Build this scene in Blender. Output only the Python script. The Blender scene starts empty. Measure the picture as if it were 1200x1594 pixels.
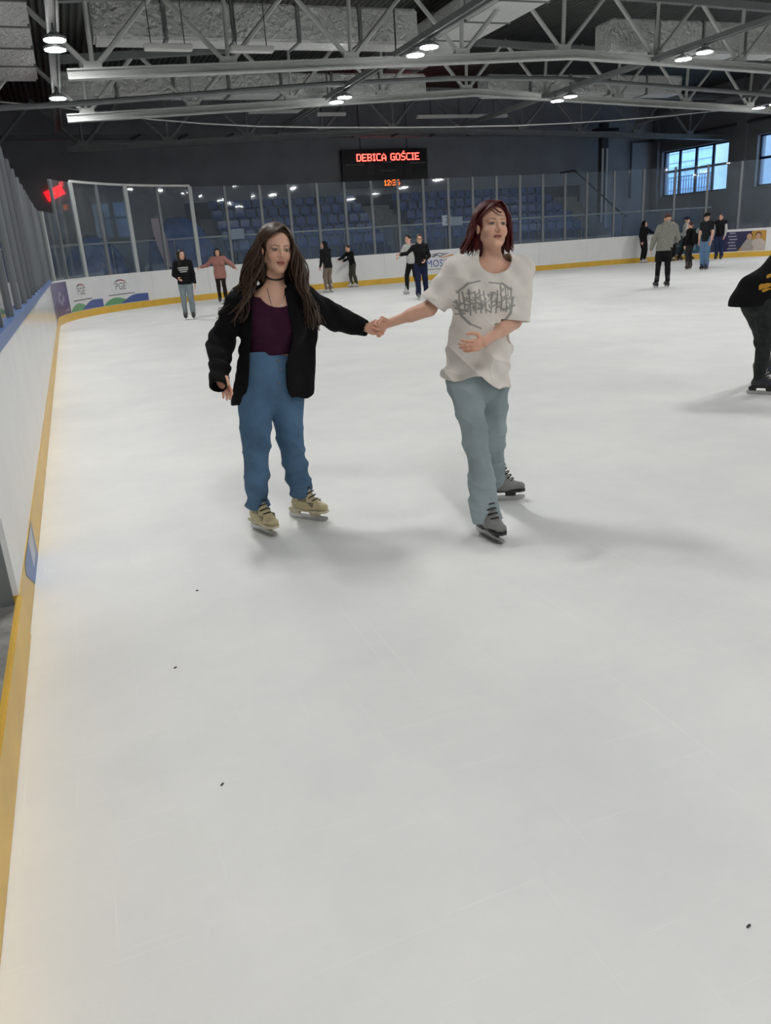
import bpy, bmesh, math, random
import numpy as np
from mathutils import Vector, Matrix

SC = bpy.context.scene
COL = SC.collection
random.seed(7)
RNG = np.random.default_rng(11)

# ------------------------------------------------------------------ camera, world, exposure
F_PX, YAW, PITCH, ROLL, CAM_H = 1224.987, 0.348035, 0.3302984, -0.06693824, 1.6
r0 = np.array([math.cos(YAW), -math.sin(YAW), 0.0])
CAM_F = np.array([math.sin(YAW) * math.cos(PITCH), math.cos(YAW) * math.cos(PITCH), -math.sin(PITCH)])
u0 = np.cross(r0, CAM_F)
CAM_R = math.cos(ROLL) * r0 + math.sin(ROLL) * u0
CAM_U = -math.sin(ROLL) * r0 + math.cos(ROLL) * u0
cd = bpy.data.cameras.new('camera')
cam = bpy.data.objects.new('camera', cd)
COL.objects.link(cam)
cd.sensor_fit = 'VERTICAL'
cd.sensor_height = 36.0
cd.lens = F_PX / 1594.0 * 36.0
cd.clip_start, cd.clip_end = 0.05, 300
m = Matrix.Identity(4)
for i in range(3):
    m[i][0], m[i][1], m[i][2] = CAM_R[i], CAM_U[i], -CAM_F[i]
m[2][3] = CAM_H
cam.matrix_world = m
SC.camera = cam

world = bpy.data.worlds.new('world')
SC.world = world
world.use_nodes = True
bg = world.node_tree.nodes['Background']
bg.inputs[0].default_value = (0.55, 0.76, 1.0, 1)
bg.inputs[1].default_value = 3.8
LAMP_STRENGTH = 150.0
SC.view_settings.view_transform = 'Standard'
SC.view_settings.look = 'None'
SC.view_settings.gamma = 1.0
SC.view_settings.use_curve_mapping = False
SC.view_settings.exposure = 0.0
SC.cycles.use_denoising = True
SC.cycles.max_bounces = 10
SC.cycles.transparent_max_bounces = 40
SC.cycles.sample_clamp_indirect = 4.0
SC.cycles.caustics_reflective = False
SC.cycles.caustics_refractive = False


def ray(x, y):
    return CAM_F + CAM_R * (x - 600) / F_PX + CAM_U * (797 - y) / F_PX


def PX(x, y, Y):
    """the place in the hall seen at a point of the photograph, Y metres down the rink"""
    d = ray(x, y)
    return d * (Y / d[1]) + np.array([0, 0, CAM_H])


def PG(x, y):
    d = ray(x, y)
    return d * (CAM_H / -d[2]) + np.array([0, 0, CAM_H])


# ------------------------------------------------------------------ materials
def mat(name, col, rough=0.5, metal=0.0, spec=0.5, noise=0.0, nscale=8.0, bump=0.0, bscale=40.0, emit=None, estr=0.0, attr=None, sheen=0.0, trans=0.0):
    M = bpy.data.materials.new(name)
    M.use_nodes = True
    nt = M.node_tree
    b = nt.nodes['Principled BSDF']
    b.inputs['Base Color'].default_value = (*col, 1)
    b.inputs['Roughness'].default_value = rough
    b.inputs['Metallic'].default_value = metal
    b.inputs['Specular IOR Level'].default_value = spec
    if sheen:
        b.inputs['Sheen Weight'].default_value = sheen
    tc = nt.nodes.new('ShaderNodeTexCoord')
    src = None
    if attr:
        a = nt.nodes.new('ShaderNodeAttribute')
        a.attribute_name = attr
        src = a.outputs['Color']
        nt.links.new(src, b.inputs['Base Color'])
    if noise > 0:
        n = nt.nodes.new('ShaderNodeTexNoise')
        n.inputs['Scale'].default_value = nscale
        n.inputs['Detail'].default_value = 4
        nt.links.new(tc.outputs['Object'], n.inputs['Vector'])
        mx = nt.nodes.new('ShaderNodeMix')
        mx.data_type = 'RGBA'
        mx.blend_type = 'MULTIPLY'
        mx.inputs[0].default_value = 1.0
        if src:
            nt.links.new(src, mx.inputs[6])
        else:
            mx.inputs[6].default_value = (*col, 1)
        rp = nt.nodes.new('ShaderNodeMapRange')
        rp.inputs[1].default_value = 0.3
        rp.inputs[2].default_value = 0.7
        rp.inputs[3].default_value = 1 - noise
        rp.inputs[4].default_value = 1 + noise
        nt.links.new(n.outputs['Fac'], rp.inputs[0])
        nt.links.new(rp.outputs[0], mx.inputs[7])
        nt.links.new(mx.outputs[2], b.inputs['Base Color'])
    if bump > 0:
        n2 = nt.nodes.new('ShaderNodeTexNoise')
        n2.inputs['Scale'].default_value = bscale
        n2.inputs['Detail'].default_value = 5
        nt.links.new(tc.outputs['Object'], n2.inputs['Vector'])
        bp = nt.nodes.new('ShaderNodeBump')
        bp.inputs['Strength'].default_value = bump
        bp.inputs['Distance'].default_value = 0.02
        nt.links.new(n2.outputs['Fac'], bp.inputs['Height'])
        nt.links.new(bp.outputs[0], b.inputs['Normal'])
    if emit:
        b.inputs['Emission Color'].default_value = (*emit, 1)
        b.inputs['Emission Strength'].default_value = estr
    return M


def glass_mat(name, tint=(0.93, 0.97, 1.0), haze=0.05, hazecol=(0.5, 0.58, 0.68), ior=1.5):
    M = bpy.data.materials.new(name)
    M.use_nodes = True
    nt = M.node_tree
    nt.nodes.clear()
    out = nt.nodes.new('ShaderNodeOutputMaterial')
    tr = nt.nodes.new('ShaderNodeBsdfTransparent')
    tr.inputs[0].default_value = (*tint, 1)
    gl = nt.nodes.new('ShaderNodeBsdfGlossy')
    gl.inputs['Roughness'].default_value = 0.03
    fr = nt.nodes.new('ShaderNodeFresnel')
    geo = nt.nodes.new('ShaderNodeNewGeometry')
    mr = nt.nodes.new('ShaderNodeMapRange')          # the far face of a pane sees the same air-to-glass step
    mr.inputs[3].default_value = ior
    mr.inputs[4].default_value = 1 / ior
    nt.links.new(geo.outputs['Backfacing'], mr.inputs[0])
    nt.links.new(mr.outputs[0], fr.inputs[0])
    df = nt.nodes.new('ShaderNodeBsdfDiffuse')
    df.inputs[0].default_value = (*hazecol, 1)
    tc = nt.nodes.new('ShaderNodeTexCoord')
    no = nt.nodes.new('ShaderNodeTexNoise')
    no.inputs['Scale'].default_value = 2.5
    no.inputs['Detail'].default_value = 6
    nt.links.new(tc.outputs['Object'], no.inputs['Vector'])
    ml = nt.nodes.new('ShaderNodeMath')
    ml.operation = 'MULTIPLY'
    ml.inputs[1].default_value = haze * 2
    nt.links.new(no.outputs['Fac'], ml.inputs[0])
    m1 = nt.nodes.new('ShaderNodeMixShader')
    nt.links.new(ml.outputs[0], m1.inputs[0])
    nt.links.new(tr.outputs[0], m1.inputs[1])
    nt.links.new(df.outputs[0], m1.inputs[2])
    m2 = nt.nodes.new('ShaderNodeMixShader')
    nt.links.new(fr.outputs[0], m2.inputs[0])
    nt.links.new(m1.outputs[0], m2.inputs[1])
    nt.links.new(gl.outputs[0], m2.inputs[2])
    nt.links.new(m2.outputs[0], out.inputs[0])
    return M


def ice_mat():
    M = mat('ice', (0.86, 0.875, 0.865), rough=0.55, spec=0.2)
    nt = M.node_tree
    b = nt.nodes['Principled BSDF']
    tc = [n for n in nt.nodes if n.type == 'TEX_COORD'][0]
    n = nt.nodes.new('ShaderNodeTexNoise')
    n.inputs['Scale'].default_value = 0.9
    n.inputs['Detail'].default_value = 9
    n.inputs['Roughness'].default_value = 0.65
    nt.links.new(tc.outputs['Object'], n.inputs['Vector'])
    cr = nt.nodes.new('ShaderNodeValToRGB')
    cr.color_ramp.elements[0].position = 0.3
    cr.color_ramp.elements[0].color = (0.785, 0.805, 0.80, 1)
    cr.color_ramp.elements[1].position = 0.7
    cr.color_ramp.elements[1].color = (0.89, 0.895, 0.88, 1)
    nt.links.new(n.outputs['Fac'], cr.inputs[0])
    # thin skate scratches: stretched noise in two directions
    last = cr.outputs[0]
    for rot, sc in ((0.5, (1.2, 60, 1)), (-0.9, (55, 1.0, 1)), (2.2, (1.6, 80, 1))):
        mp = nt.nodes.new('ShaderNodeMapping')
        mp.inputs['Rotation'].default_value = (0, 0, rot)
        mp.inputs['Scale'].default_value = sc
        nt.links.new(tc.outputs['Object'], mp.inputs[0])
        nn = nt.nodes.new('ShaderNodeTexNoise')
        nn.inputs['Scale'].default_value = 1.0
        nn.inputs['Detail'].default_value = 3
        nn.inputs['Distortion'].default_value = 0.6
        nt.links.new(mp.outputs[0], nn.inputs['Vector'])
        r = nt.nodes.new('ShaderNodeMapRange')
        r.inputs[1].default_value = 0.66
        r.inputs[2].default_value = 0.76
        r.inputs[3].default_value = 0.0
        r.inputs[4].default_value = 0.40
        nt.links.new(nn.outputs['Fac'], r.inputs[0])
        mx = nt.nodes.new('ShaderNodeMix')
        mx.data_type = 'RGBA'
        nt.links.new(r.outputs[0], mx.inputs[0])
        nt.links.new(last, mx.inputs[6])
        mx.inputs[7].default_value = (0.95, 0.95, 0.93, 1)
        last = mx.outputs[2]
    nt.links.new(last, b.inputs['Base Color'])
    n3 = nt.nodes.new('ShaderNodeTexNoise')
    n3.inputs['Scale'].default_value = 14
    n3.inputs['Detail'].default_value = 6
    nt.links.new(tc.outputs['Object'], n3.inputs['Vector'])
    bp = nt.nodes.new('ShaderNodeBump')
    bp.inputs['Strength'].default_value = 0.12
    bp.inputs['Distance'].default_value = 0.01
    nt.links.new(n3.outputs['Fac'], bp.inputs['Height'])
    nt.links.new(bp.outputs[0], b.inputs['Normal'])
    return M


def foil_mat():
    M = mat('foil wrap', (0.80, 0.815, 0.81), rough=0.40, metal=0.25)
    nt = M.node_tree
    b = nt.nodes['Principled BSDF']
    tc = [n for n in nt.nodes if n.type == 'TEX_COORD'][0]
    v = nt.nodes.new('ShaderNodeTexVoronoi')
    v.inputs['Scale'].default_value = 3.2
    n = nt.nodes.new('ShaderNodeTexNoise')
    n.inputs['Scale'].default_value = 4
    n.inputs['Detail'].default_value = 7
    nt.links.new(tc.outputs['Object'], n.inputs['Vector'])
    nt.links.new(n.outputs['Color'], v.inputs['Vector'])
    bp = nt.nodes.new('ShaderNodeBump')
    bp.inputs['Strength'].default_value = 0.7
    bp.inputs['Distance'].default_value = 0.10
    nt.links.new(v.outputs['Distance'], bp.inputs['Height'])
    nt.links.new(bp.outputs[0], b.inputs['Normal'])
    return M


def deck_mat():
    """ribbed dark sheet-metal roof deck"""
    M = mat('roof deck', (0.055, 0.06, 0.055), rough=0.6)
    nt = M.node_tree
    b = nt.nodes['Principled BSDF']
    tc = [n for n in nt.nodes if n.type == 'TEX_COORD'][0]
    w = nt.nodes.new('ShaderNodeTexWave')
    w.bands_direction = 'X'
    w.inputs['Scale'].default_value = 1.6
    nt.links.new(tc.outputs['Object'], w.inputs['Vector'])
    cr = nt.nodes.new('ShaderNodeValToRGB')
    cr.color_ramp.elements[0].color = (0.03, 0.034, 0.032, 1)
    cr.color_ramp.elements[1].color = (0.09, 0.098, 0.088, 1)
    nt.links.new(w.outputs['Fac'], cr.inputs[0])
    nt.links.new(cr.outputs[0], b.inputs['Base Color'])
    bp = nt.nodes.new('ShaderNodeBump')
    bp.inputs['Distance'].default_value = 0.05
    nt.links.new(w.outputs['Fac'], bp.inputs['Height'])
    nt.links.new(bp.outputs[0], b.inputs['Normal'])
    return M


MAT = dict(
    ice=ice_mat(), foil=foil_mat(), deck=deck_mat(),
    concrete=mat('rough concrete', (0.30, 0.30, 0.29), 0.9, noise=0.35, nscale=7, bump=0.6, bscale=25),
    backwall=mat('dark grey plaster', (0.36, 0.365, 0.39), 0.85, noise=0.08, nscale=1.2),
    backlow=mat('dark low wall band', (0.035, 0.04, 0.055), 0.7, noise=0.1, nscale=2),
    leftwall=mat('charcoal wall', (0.035, 0.035, 0.036), 0.8, noise=0.15, nscale=1.5),
    rightwall=mat('grey plaster', (0.24, 0.24, 0.255), 0.85, noise=0.07, nscale=1.5),
    steel=mat('painted steel', (0.50, 0.52, 0.51), 0.5, noise=0.06, nscale=3),
    steel2=mat('grey steel', (0.20, 0.215, 0.22), 0.55, noise=0.08, nscale=3),
    darksteel=mat('dark steel', (0.06, 0.065, 0.07), 0.5),
    board=mat('white board plastic', (0.80, 0.81, 0.81), 0.16, noise=0.025, nscale=2.0, bump=0.03, bscale=6),
    boardworn=mat('scuffed white board', (0.74, 0.75, 0.75), 0.3, noise=0.05, nscale=5.0),
    blue=mat('blue plastic cap', (0.045, 0.13, 0.36), 0.35, noise=0.08),
    yellow=mat('yellow kick plate', (0.72, 0.45, 0.055), 0.32, noise=0.08, nscale=3),
    post=mat('grey post', (0.17, 0.185, 0.20), 0.5),
    alu=mat('post aluminium', (0.40, 0.43, 0.43), 0.5),
    glass=glass_mat('rink glass'),
    hazeglass=glass_mat('scratched rink glass', haze=0.075, hazecol=(0.45, 0.48, 0.5)),
    parapet=glass_mat('hazy acrylic', haze=0.10, hazecol=(0.22, 0.36, 0.60)),
    seat=mat('blue seat plastic', (0.028, 0.085, 0.30), 0.3, noise=0.12, nscale=2),
    greyseat=mat('step concrete', (0.21, 0.20, 0.185), 0.9, noise=0.2, nscale=5),
    riser=mat('stand concrete', (0.10, 0.11, 0.135), 0.9, noise=0.15, nscale=4),
    lamp=mat('lamp housing', (0.30, 0.31, 0.32), 0.4, metal=0.5),
    lampglow=mat('lamp diffuser', (1, 1, 1), 0.5, emit=(1.0, 0.985, 0.96), estr=LAMP_STRENGTH),
    black=mat('black plastic', (0.012, 0.012, 0.014), 0.35),
    red=mat('red led', (0.3, 0.01, 0.01), 0.5, emit=(1.0, 0.055, 0.04), estr=9.0),
    redcore=mat('red reflection glow', (0.3, 0.01, 0.01), 0.5, emit=(1.0, 0.012, 0.02), estr=1.6),  # emissive stand-in for a red reflection
    amber=mat('amber led', (0.3, 0.05, 0.0), 0.5, emit=(1.0, 0.14, 0.01), estr=4.0),
    printgrey=mat('grey print', (0.16, 0.16, 0.17), 0.6),
    tarp=mat('blue plastic sheet', (0.018, 0.095, 0.34), 0.12, noise=0.2, nscale=3, bump=0.5, bscale=3.0),
    windowframe=mat('window frame', (0.03, 0.045, 0.09), 0.5),
    winpane=glass_mat('window glass', tint=(0.85, 0.93, 1.0), haze=0.04, hazecol=(0.6, 0.75, 0.95)),
    outwall=mat('pale facade', (0.42, 0.55, 0.68), 0.9, noise=0.12, nscale=1.5),
    outwhite=mat('white facade', (0.85, 0.9, 0.95), 0.9, noise=0.04, nscale=1.0),
    white=mat('white plastic', (0.78, 0.78, 0.77), 0.5),
    paper=mat('paper', (0.8, 0.81, 0.82), 0.8),
)


def flat(name, col, rough=0.3):
    k = 'ad ' + name
    if k not in MAT:
        MAT[k] = mat(k, col, rough, noise=0.03, nscale=3)
    return MAT[k]


# ------------------------------------------------------------------ object helpers
def link(name, me, material=None, parent=None):
    o = bpy.data.objects.new(name, me)
    COL.objects.link(o)
    if material is not None:
        me.materials.append(material)
    if parent is not None:
        o.parent = parent
    return o


def wloc(o):
    p = Vector((0, 0, 0))
    while o is not None:
        p = p + o.location
        o = o.parent
    return p


def tag(o, label=None, cat=None, group=None, kind=None):
    if label: o['label'] = label
    if cat: o['category'] = cat
    if group: o['group'] = group
    if kind: o['kind'] = kind
    return o


def thing(name, label, cat, loc=(0, 0, 0), group=None):
    o = bpy.data.objects.new(name, None)
    o.empty_display_size = 0.1
    COL.objects.link(o)
    o.location = loc
    return tag(o, label, cat, group)


class MB:
    """collects vertices and faces in world space; build() makes ONE mesh object"""
    def __init__(s):
        s.v, s.f = [], []

    def add(s, v, f):
        b = len(s.v)
        s.v += [tuple(map(float, p)) for p in v]
        s.f += [tuple(b + i for i in q) for q in f]
        return s

    def box(s, lo, hi):
        x0, y0, z0 = lo
        x1, y1, z1 = hi
        return s.add([(x0, y0, z0), (x1, y0, z0), (x1, y1, z0), (x0, y1, z0), (x0, y0, z1), (x1, y0, z1), (x1, y1, z1), (x0, y1, z1)],
                     [(3, 2, 1, 0), (4, 5, 6, 7), (0, 1, 5, 4), (1, 2, 6, 5), (2, 3, 7, 6), (3, 0, 4, 7)])

    def tube(s, pts, rad, n=8, cap=True, up=(0.013, 0.02, 1)):
        pts = [np.array(p, float) for p in pts]
        m_ = len(pts)
        rr = rad if hasattr(rad, '__len__') else [rad] * m_
        v = []
        for i, p in enumerate(pts):
            t = pts[min(i + 1, m_ - 1)] - pts[max(i - 1, 0)]
            t = t / (np.linalg.norm(t) + 1e-12)
            a = np.cross(t, up)
            if np.linalg.norm(a) < 1e-3:
                a = np.cross(t, (1, 0, 0))
            a /= np.linalg.norm(a)
            b = np.cross(t, a)
            for k in range(n):
                an = 2 * math.pi * (k + 0.5) / n
                v.append(p + rr[i] * (math.cos(an) * a + math.sin(an) * b))
        f = []
        for i in range(m_ - 1):
            for k in range(n):
                k2 = (k + 1) % n
                f.append((i * n + k, (i + 1) * n + k, (i + 1) * n + k2, i * n + k2))
        if cap:
            f.append(tuple(range(n)))
            f.append(tuple((m_ - 1) * n + k for k in reversed(range(n))))
        return s.add(v, f)

    def bar(s, p, q, w, h):
        """rectangular bar from p to q, w across (horizontal), h high"""
        p, q = np.array(p, float), np.array(q, float)
        t = (q - p) / np.linalg.norm(q - p)
        a = np.cross(t, (0, 0, 1))
        if np.linalg.norm(a) < 1e-3:
            a = np.array([1., 0, 0])
        a /= np.linalg.norm(a)
        b = np.cross(a, t)
        v = [e + sx * a * w / 2 + sz * b * h / 2 for e in (p, q) for sx, sz in ((-1, -1), (1, -1), (1, 1), (-1, 1))]
        return s.add(v, [(0, 1, 2, 3), (7, 6, 5, 4), (0, 4, 5, 1), (1, 5, 6, 2), (2, 6, 7, 3), (3, 7, 4, 0)])

    def lathe(s, c, prof, n=16):
        v, f = [], []
        for r_, z in prof:
            for k in range(n):
                a = 2 * math.pi * k / n
                v.append((c[0] + r_ * math.cos(a), c[1] + r_ * math.sin(a), c[2] + z))
        for i in range(len(prof) - 1):
            for k in range(n):
                k2 = (k + 1) % n
                f.append((i * n + k, i * n + k2, (i + 1) * n + k2, (i + 1) * n + k))
        f.append(tuple(reversed(range(n))))
        f.append(tuple((len(prof) - 1) * n + k for k in range(n)))
        return s.add(v, f)

    def build(s, name, material, parent=None, smooth=False, bevel=0):
        me = bpy.data.meshes.new(name)
        v = np.array(s.v)
        if parent is not None:
            v = v - np.array(wloc(parent))
        me.from_pydata([tuple(p) for p in v], [], s.f)
        bm = bmesh.new()
        bm.from_mesh(me)
        bmesh.ops.recalc_face_normals(bm, faces=bm.faces)
        if bevel:
            bmesh.ops.bevel(bm, geom=bm.edges[:], offset=bevel, segments=2, affect='EDGES', clamp_overlap=True)
        bm.to_mesh(me)
        bm.free()
        if smooth:
            me.shade_smooth()
        return link(name, me, material, parent)


def copy_tree(o, parent=None):
    c = o.copy()
    COL.objects.link(c)
    if parent is not None:
        c.parent = parent
    for ch in list(o.children):
        copy_tree(ch, c)
    return c


def text_mesh(body, size=1.0, align='CENTER'):
    cu = bpy.data.curves.new('lettering', 'FONT')
    cu.body = body
    cu.size = size
    cu.align_x = align
    cu.align_y = 'CENTER'
    cu.resolution_u = 2
    o = bpy.data.objects.new('lettering', cu)
    COL.objects.link(o)
    dg = bpy.context.evaluated_depsgraph_get()
    dg.update()
    me = bpy.data.meshes.new_from_object(o.evaluated_get(dg))
    v = np.empty(3 * len(me.vertices))
    me.vertices.foreach_get('co', v)
    f = [tuple(p.vertices) for p in me.polygons]
    bpy.data.objects.remove(o)
    bpy.data.curves.remove(cu)
    bpy.data.meshes.remove(me)
    return v.reshape(-1, 3)[:, :2], f


ORD = ['first', 'second', 'third', 'fourth', 'fifth', 'sixth', 'seventh', 'eighth', 'ninth', 'tenth', 'eleventh', 'twelfth', 'thirteenth', 'fourteenth',
       'fifteenth', 'sixteenth', 'seventeenth', 'eighteenth', 'nineteenth', 'twentieth']
# ------------------------------------------------------------------ rink outline
XL, YF, XR, RAD, YG = -0.455, 30.57, 28.7, 7.5, 3.62
YR = 9.0                                   # the right board is built up to here
SEG = [YF - RAD - YG, RAD * math.pi / 2, (XR - RAD) - (XL + RAD), RAD * math.pi / 2, YF - RAD - YR]
CUM = np.concatenate([[0], np.cumsum(SEG)])


def path(s):
    if s <= CUM[1]:
        return np.array([XL, YG + s, 0]), np.array([0, 1., 0])
    if s <= CUM[2]:
        a = (s - CUM[1]) / RAD
        return np.array([XL + RAD - RAD * math.cos(a), YF - RAD + RAD * math.sin(a), 0]), np.array([math.sin(a), math.cos(a), 0])
    if s <= CUM[3]:
        return np.array([XL + RAD + s - CUM[2], YF, 0]), np.array([1., 0, 0])
    if s <= CUM[4]:
        a = (s - CUM[3]) / RAD
        return np.array([XR - RAD + RAD * math.sin(a), YF - RAD + RAD * math.cos(a), 0]), np.array([math.cos(a), -math.sin(a), 0])
    return np.array([XR, YF - RAD - (s - CUM[4]), 0]), np.array([0, -1., 0])


def pt(s, o, z):
    p, t = path(s)
    n = np.array([-t[1], t[0], 0])         # away from the ice
    return p + n * o + np.array([0, 0, z])


def strip(mb, s0, s1, o0, o1, z0, z1):
    """a bar that follows the rink outline"""
    arc = any(CUM[i] - 1e-6 < s1 and s0 < CUM[i + 1] + 1e-6 for i in (1, 3))
    n = max(1, int((s1 - s0) / 0.28)) if arc else 1
    v, f = [], []
    for i in range(n + 1):
        s = s0 + (s1 - s0) * i / n
        v += [pt(s, o0, z0), pt(s, o1, z0), pt(s, o1, z1), pt(s, o0, z1)]
    for i in range(n):
        for k in range(4):
            k2 = (k + 1) % 4
            f.append((i * 4 + k, i * 4 + k2, i * 4 + 4 + k2, i * 4 + 4 + k))
    f += [(3, 2, 1, 0), tuple(4 * n + k for k in range(4))]
    return mb.add(v, f)


# ------------------------------------------------------------------ shell
XW0, XW1, YB, YBACK, ROOF = -1.75, 31.0, 38.6, -19.0, 1.6


def struct(name, mb, material, parent=None):
    return tag(mb.build(name, material, parent), kind='structure')


RIDGE = 13.9


def chord_z(x, k=0.043, top=6.1):
    return top - k * abs(x - RIDGE)


# ice: one sheet inside the boards
mb = MB()
ring = [pt(s, -0.005, 0) for s in np.linspace(0, CUM[5], 160)]
ring = [np.array([XL + 0.005, YBACK, 0])] + ring + [np.array([XR - 0.005, YBACK, 0])]
mb.add(ring, [tuple(reversed(range(len(ring))))])
ice = tag(mb.build('floor', MAT['ice']), kind='structure')
ice['label'] = 'scratched white ice of the rink'
struct('floor_outer', MB().box((XW0, YBACK, -0.3), (XW1, YB, -0.02)), MAT['concrete'])
struct('floor_left', MB().box((XW0, YBACK, -0.02), (XL - 0.0125, YG - 0.0, 0.17)), MAT['concrete'])
struct('wall_left', MB().box((XW0 - 0.3, YBACK, -0.3), (XW0, YB, 9)), MAT['leftwall'])
struct('wall_back', MB().box((XW0 - 0.3, YB, -0.3), (XW1 + 0.5, YB + 0.3, 9)), MAT['backwall'])
struct('wall_front', MB().box((XW0 - 0.3, YBACK - 0.3, -0.3), (XW1 + 0.5, YBACK, 9)), MAT['backwall'])
# right wall with window openings
WIN = [(33.05, 37.9), (26.4, 31.25)]
WZ0, WZ1 = 2.95, 5.2
mb = MB()
mb.box((XW1, YBACK, -0.3), (XW1 + 0.5, YB, WZ0)).box((XW1, YBACK, WZ1), (XW1 + 0.5, YB, 9))
edges = [YBACK] + sorted([e for w in WIN for e in w]) + [YB]
for i in range(0, len(edges), 2):
    mb.box((XW1, edges[i], WZ0), (XW1 + 0.5, edges[i + 1], WZ1))
struct('wall_right', mb, MAT['rightwall'])
struct('trim_1', MB().box((XW1 - 0.18, 38.05, 0), (XW1, 38.45, 7.5)), MAT['rightwall'])
struct('trim_2', MB().box((XW1 - 0.18, 31.85, 0), (XW1, 32.45, 7.5)), MAT['rightwall'])
for i, (y0, y1) in enumerate(WIN[:2]):
    root = bpy.data.objects.new('window_%d' % (i + 1), None)
    COL.objects.link(root)
    root.location = (XW1 + 0.2, (y0 + y1) / 2, WZ0)
    tag(root, ['four-column blue-grey window near the far corner of the right wall', 'blue-framed window of the right wall cut by the picture edge'][i], kind='structure')
    mb = MB()
    xa, xb = XW1 + 0.18, XW1 + 0.26
    mb.box((xa, y0, WZ0), (xb, y1, WZ0 + 0.08)).box((xa, y0, WZ1 - 0.08), (xb, y1, WZ1)).box((xa, y0, 4.13), (xb, y1, 4.24))
    n = 4
    for k in range(n + 1):
        y = y0 + (y1 - y0) * k / n
        w = 0.07 if 0 < k < n else 0.09
        mb.box((xa, max(y0, y - w), WZ0), (xb, min(y1, y + w), WZ1))
    mb.build('window_frame', MAT['windowframe'], root)
    for k in range(n):
        ya, yb = y0 + (y1 - y0) * k / n + 0.07, y0 + (y1 - y0) * (k + 1) / n - 0.07
        for za, zb in ((WZ0 + 0.08, 4.13), (4.24, WZ1 - 0.08)):
            MB().box((XW1 + 0.215, ya, za), (XW1 + 0.225, yb, zb)).build('window_pane', MAT['winpane'], root)
    MB().box((XW1 - 0.06, y0 - 0.05, WZ0 - 0.06), (XW1 + 0.3, y1 + 0.05, WZ0)).build('window_sill', MAT['rightwall'], root)
# what stands outside the windows
nb = thing('neighbouring_building', 'pale blue-grey neighbouring building with a balcony rail seen through the windows', 'building', (40, 44, 0))
mb = MB().box((38.0, 26, -1), (44, 47.5, 9))
mb.build('facade', MAT['outwall'], nb)
mb = MB()
for k in range(14):
    mb.box((37.97, 26, 0.8 + k * 0.55), (38.0, 47.5, 0.84 + k * 0.55))
mb.build('cladding_joint', MAT['rightwall'], nb)
mb = MB().bar((37.2, 40, 4.3), (37.2, 46, 4.3), 0.06, 0.06)
for k in range(26):
    mb.bar((37.2, 40.1 + k * 0.23, 3.0), (37.2, 40.1 + k * 0.23, 4.3), 0.03, 0.03)
mb.box((37.1, 40, 2.9), (38, 46, 3.05))
mb.build('balcony_rail', MAT['windowframe'], nb)
wt = thing('white_shed', 'bright white outbuilding filling the near panes of the corner window', 'building', (36, 36, 0))
MB().box((34.6, 30.2, -1), (37.5, 38.1, 6.6)).build('wall', MAT['outwhite'], wt)
MB().box((34.5, 30.1, 6.6), (37.7, 38.2, 6.8)).build('roof', MAT['rightwall'], wt)

# roof deck: two slopes
mb = MB()
z0, zr = 7.75, 8.45
mb.add([(XW0 - 0.3, YBACK, z0), (RIDGE, YBACK, zr), (XW1 + 0.5, YBACK, z0), (XW0 - 0.3, YB + 0.3, z0), (RIDGE, YB + 0.3, zr), (XW1 + 0.5, YB + 0.3, z0)] +
       [(XW0 - 0.3, YBACK, z0 + .2), (RIDGE, YBACK, zr + .2), (XW1 + 0.5, YBACK, z0 + .2), (XW0 - 0.3, YB + 0.3, z0 + .2), (RIDGE, YB + 0.3, zr + .2), (XW1 + 0.5, YB + 0.3, z0 + .2)],
       [(0, 1, 4, 3), (1, 2, 5, 4), (9, 10, 7, 6), (10, 11, 8, 7), (0, 6, 7, 1), (1, 7, 8, 2), (3, 4, 10, 9), (4, 5, 11, 10), (0, 3, 9, 6), (2, 8, 11, 5)])
struct('ceiling', mb, MAT['deck'])
# darker band low on the back wall behind the stand, pipes
struct('trim_3', MB().box((5.4, YB - 0.12, 0), (26.2, YB, 3.78)), MAT['backlow'])

# ------------------------------------------------------------------ boards round the ice
HB = 1.13


def board_run(name, label, s0, s1, pitch, cap, cap_h, group='boards round the rink'):
    c = pt((s0 + s1) / 2, 0.05, 0)
    root = thing('rink_board', label, 'rink board', tuple(c), group)
    n = max(1, round((s1 - s0) / pitch))
    for i in range(n):
        a, b = s0 + (s1 - s0) * i / n, s0 + (s1 - s0) * (i + 1) / n
        mb = MB()
        strip(mb, a + 0.003, b - 0.003, 0.0, 0.06, 0.21, HB)
        mb.build('board_panel', MAT['board'], root)
    strip(MB(), s0, s1, -0.004, 0.07, 0.0, 0.21).build('kick_strip', MAT['yellow'], root)
    strip(MB(), s0, s1, -0.006, 0.12, HB, HB + cap_h).build('cap_rail', MAT[cap], root)
    return root


left_board = board_run('rink_board', 'long left white rink board with blue cap beside the open gate', 0, CUM[1], 2.3, 'blue', 0.085)
# the open end at the gate: grey end frame of the board
MB().box((XL - 0.34, YG - 0.01, 0.13), (XL - 0.024, YG + 0.05, HB)).build('end_frame', MAT['steel2'], left_board)
mb = MB()                                                        # blue and white mark on the kick strip
yo = XL + 0.006
mb.add([(yo, 4.78, 0.205), (yo, 4.05, 0.205), (yo, 4.0, 0.16), (yo, 4.28, 0.0), (yo, 4.75, 0.0)], [(0, 1, 2, 3, 4)])
o = mb.build('blue_mark', MAT['blue'], left_board)
MB().add([(yo + .001, 4.72, 0.205), (yo + .001, 4.40, 0.205), (yo + .001, 4.40, 0.05), (yo + .001, 4.62, 0.05)], [(0, 1, 2, 3)]).build('white_mark', flat('pale blue grey', (0.40, 0.43, 0.52)), left_board)
corner_board = board_run('rink_board', 'curved far left corner board carrying purple and green adverts', CUM[1], CUM[2], 2.36, 'board', 0.02)
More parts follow.
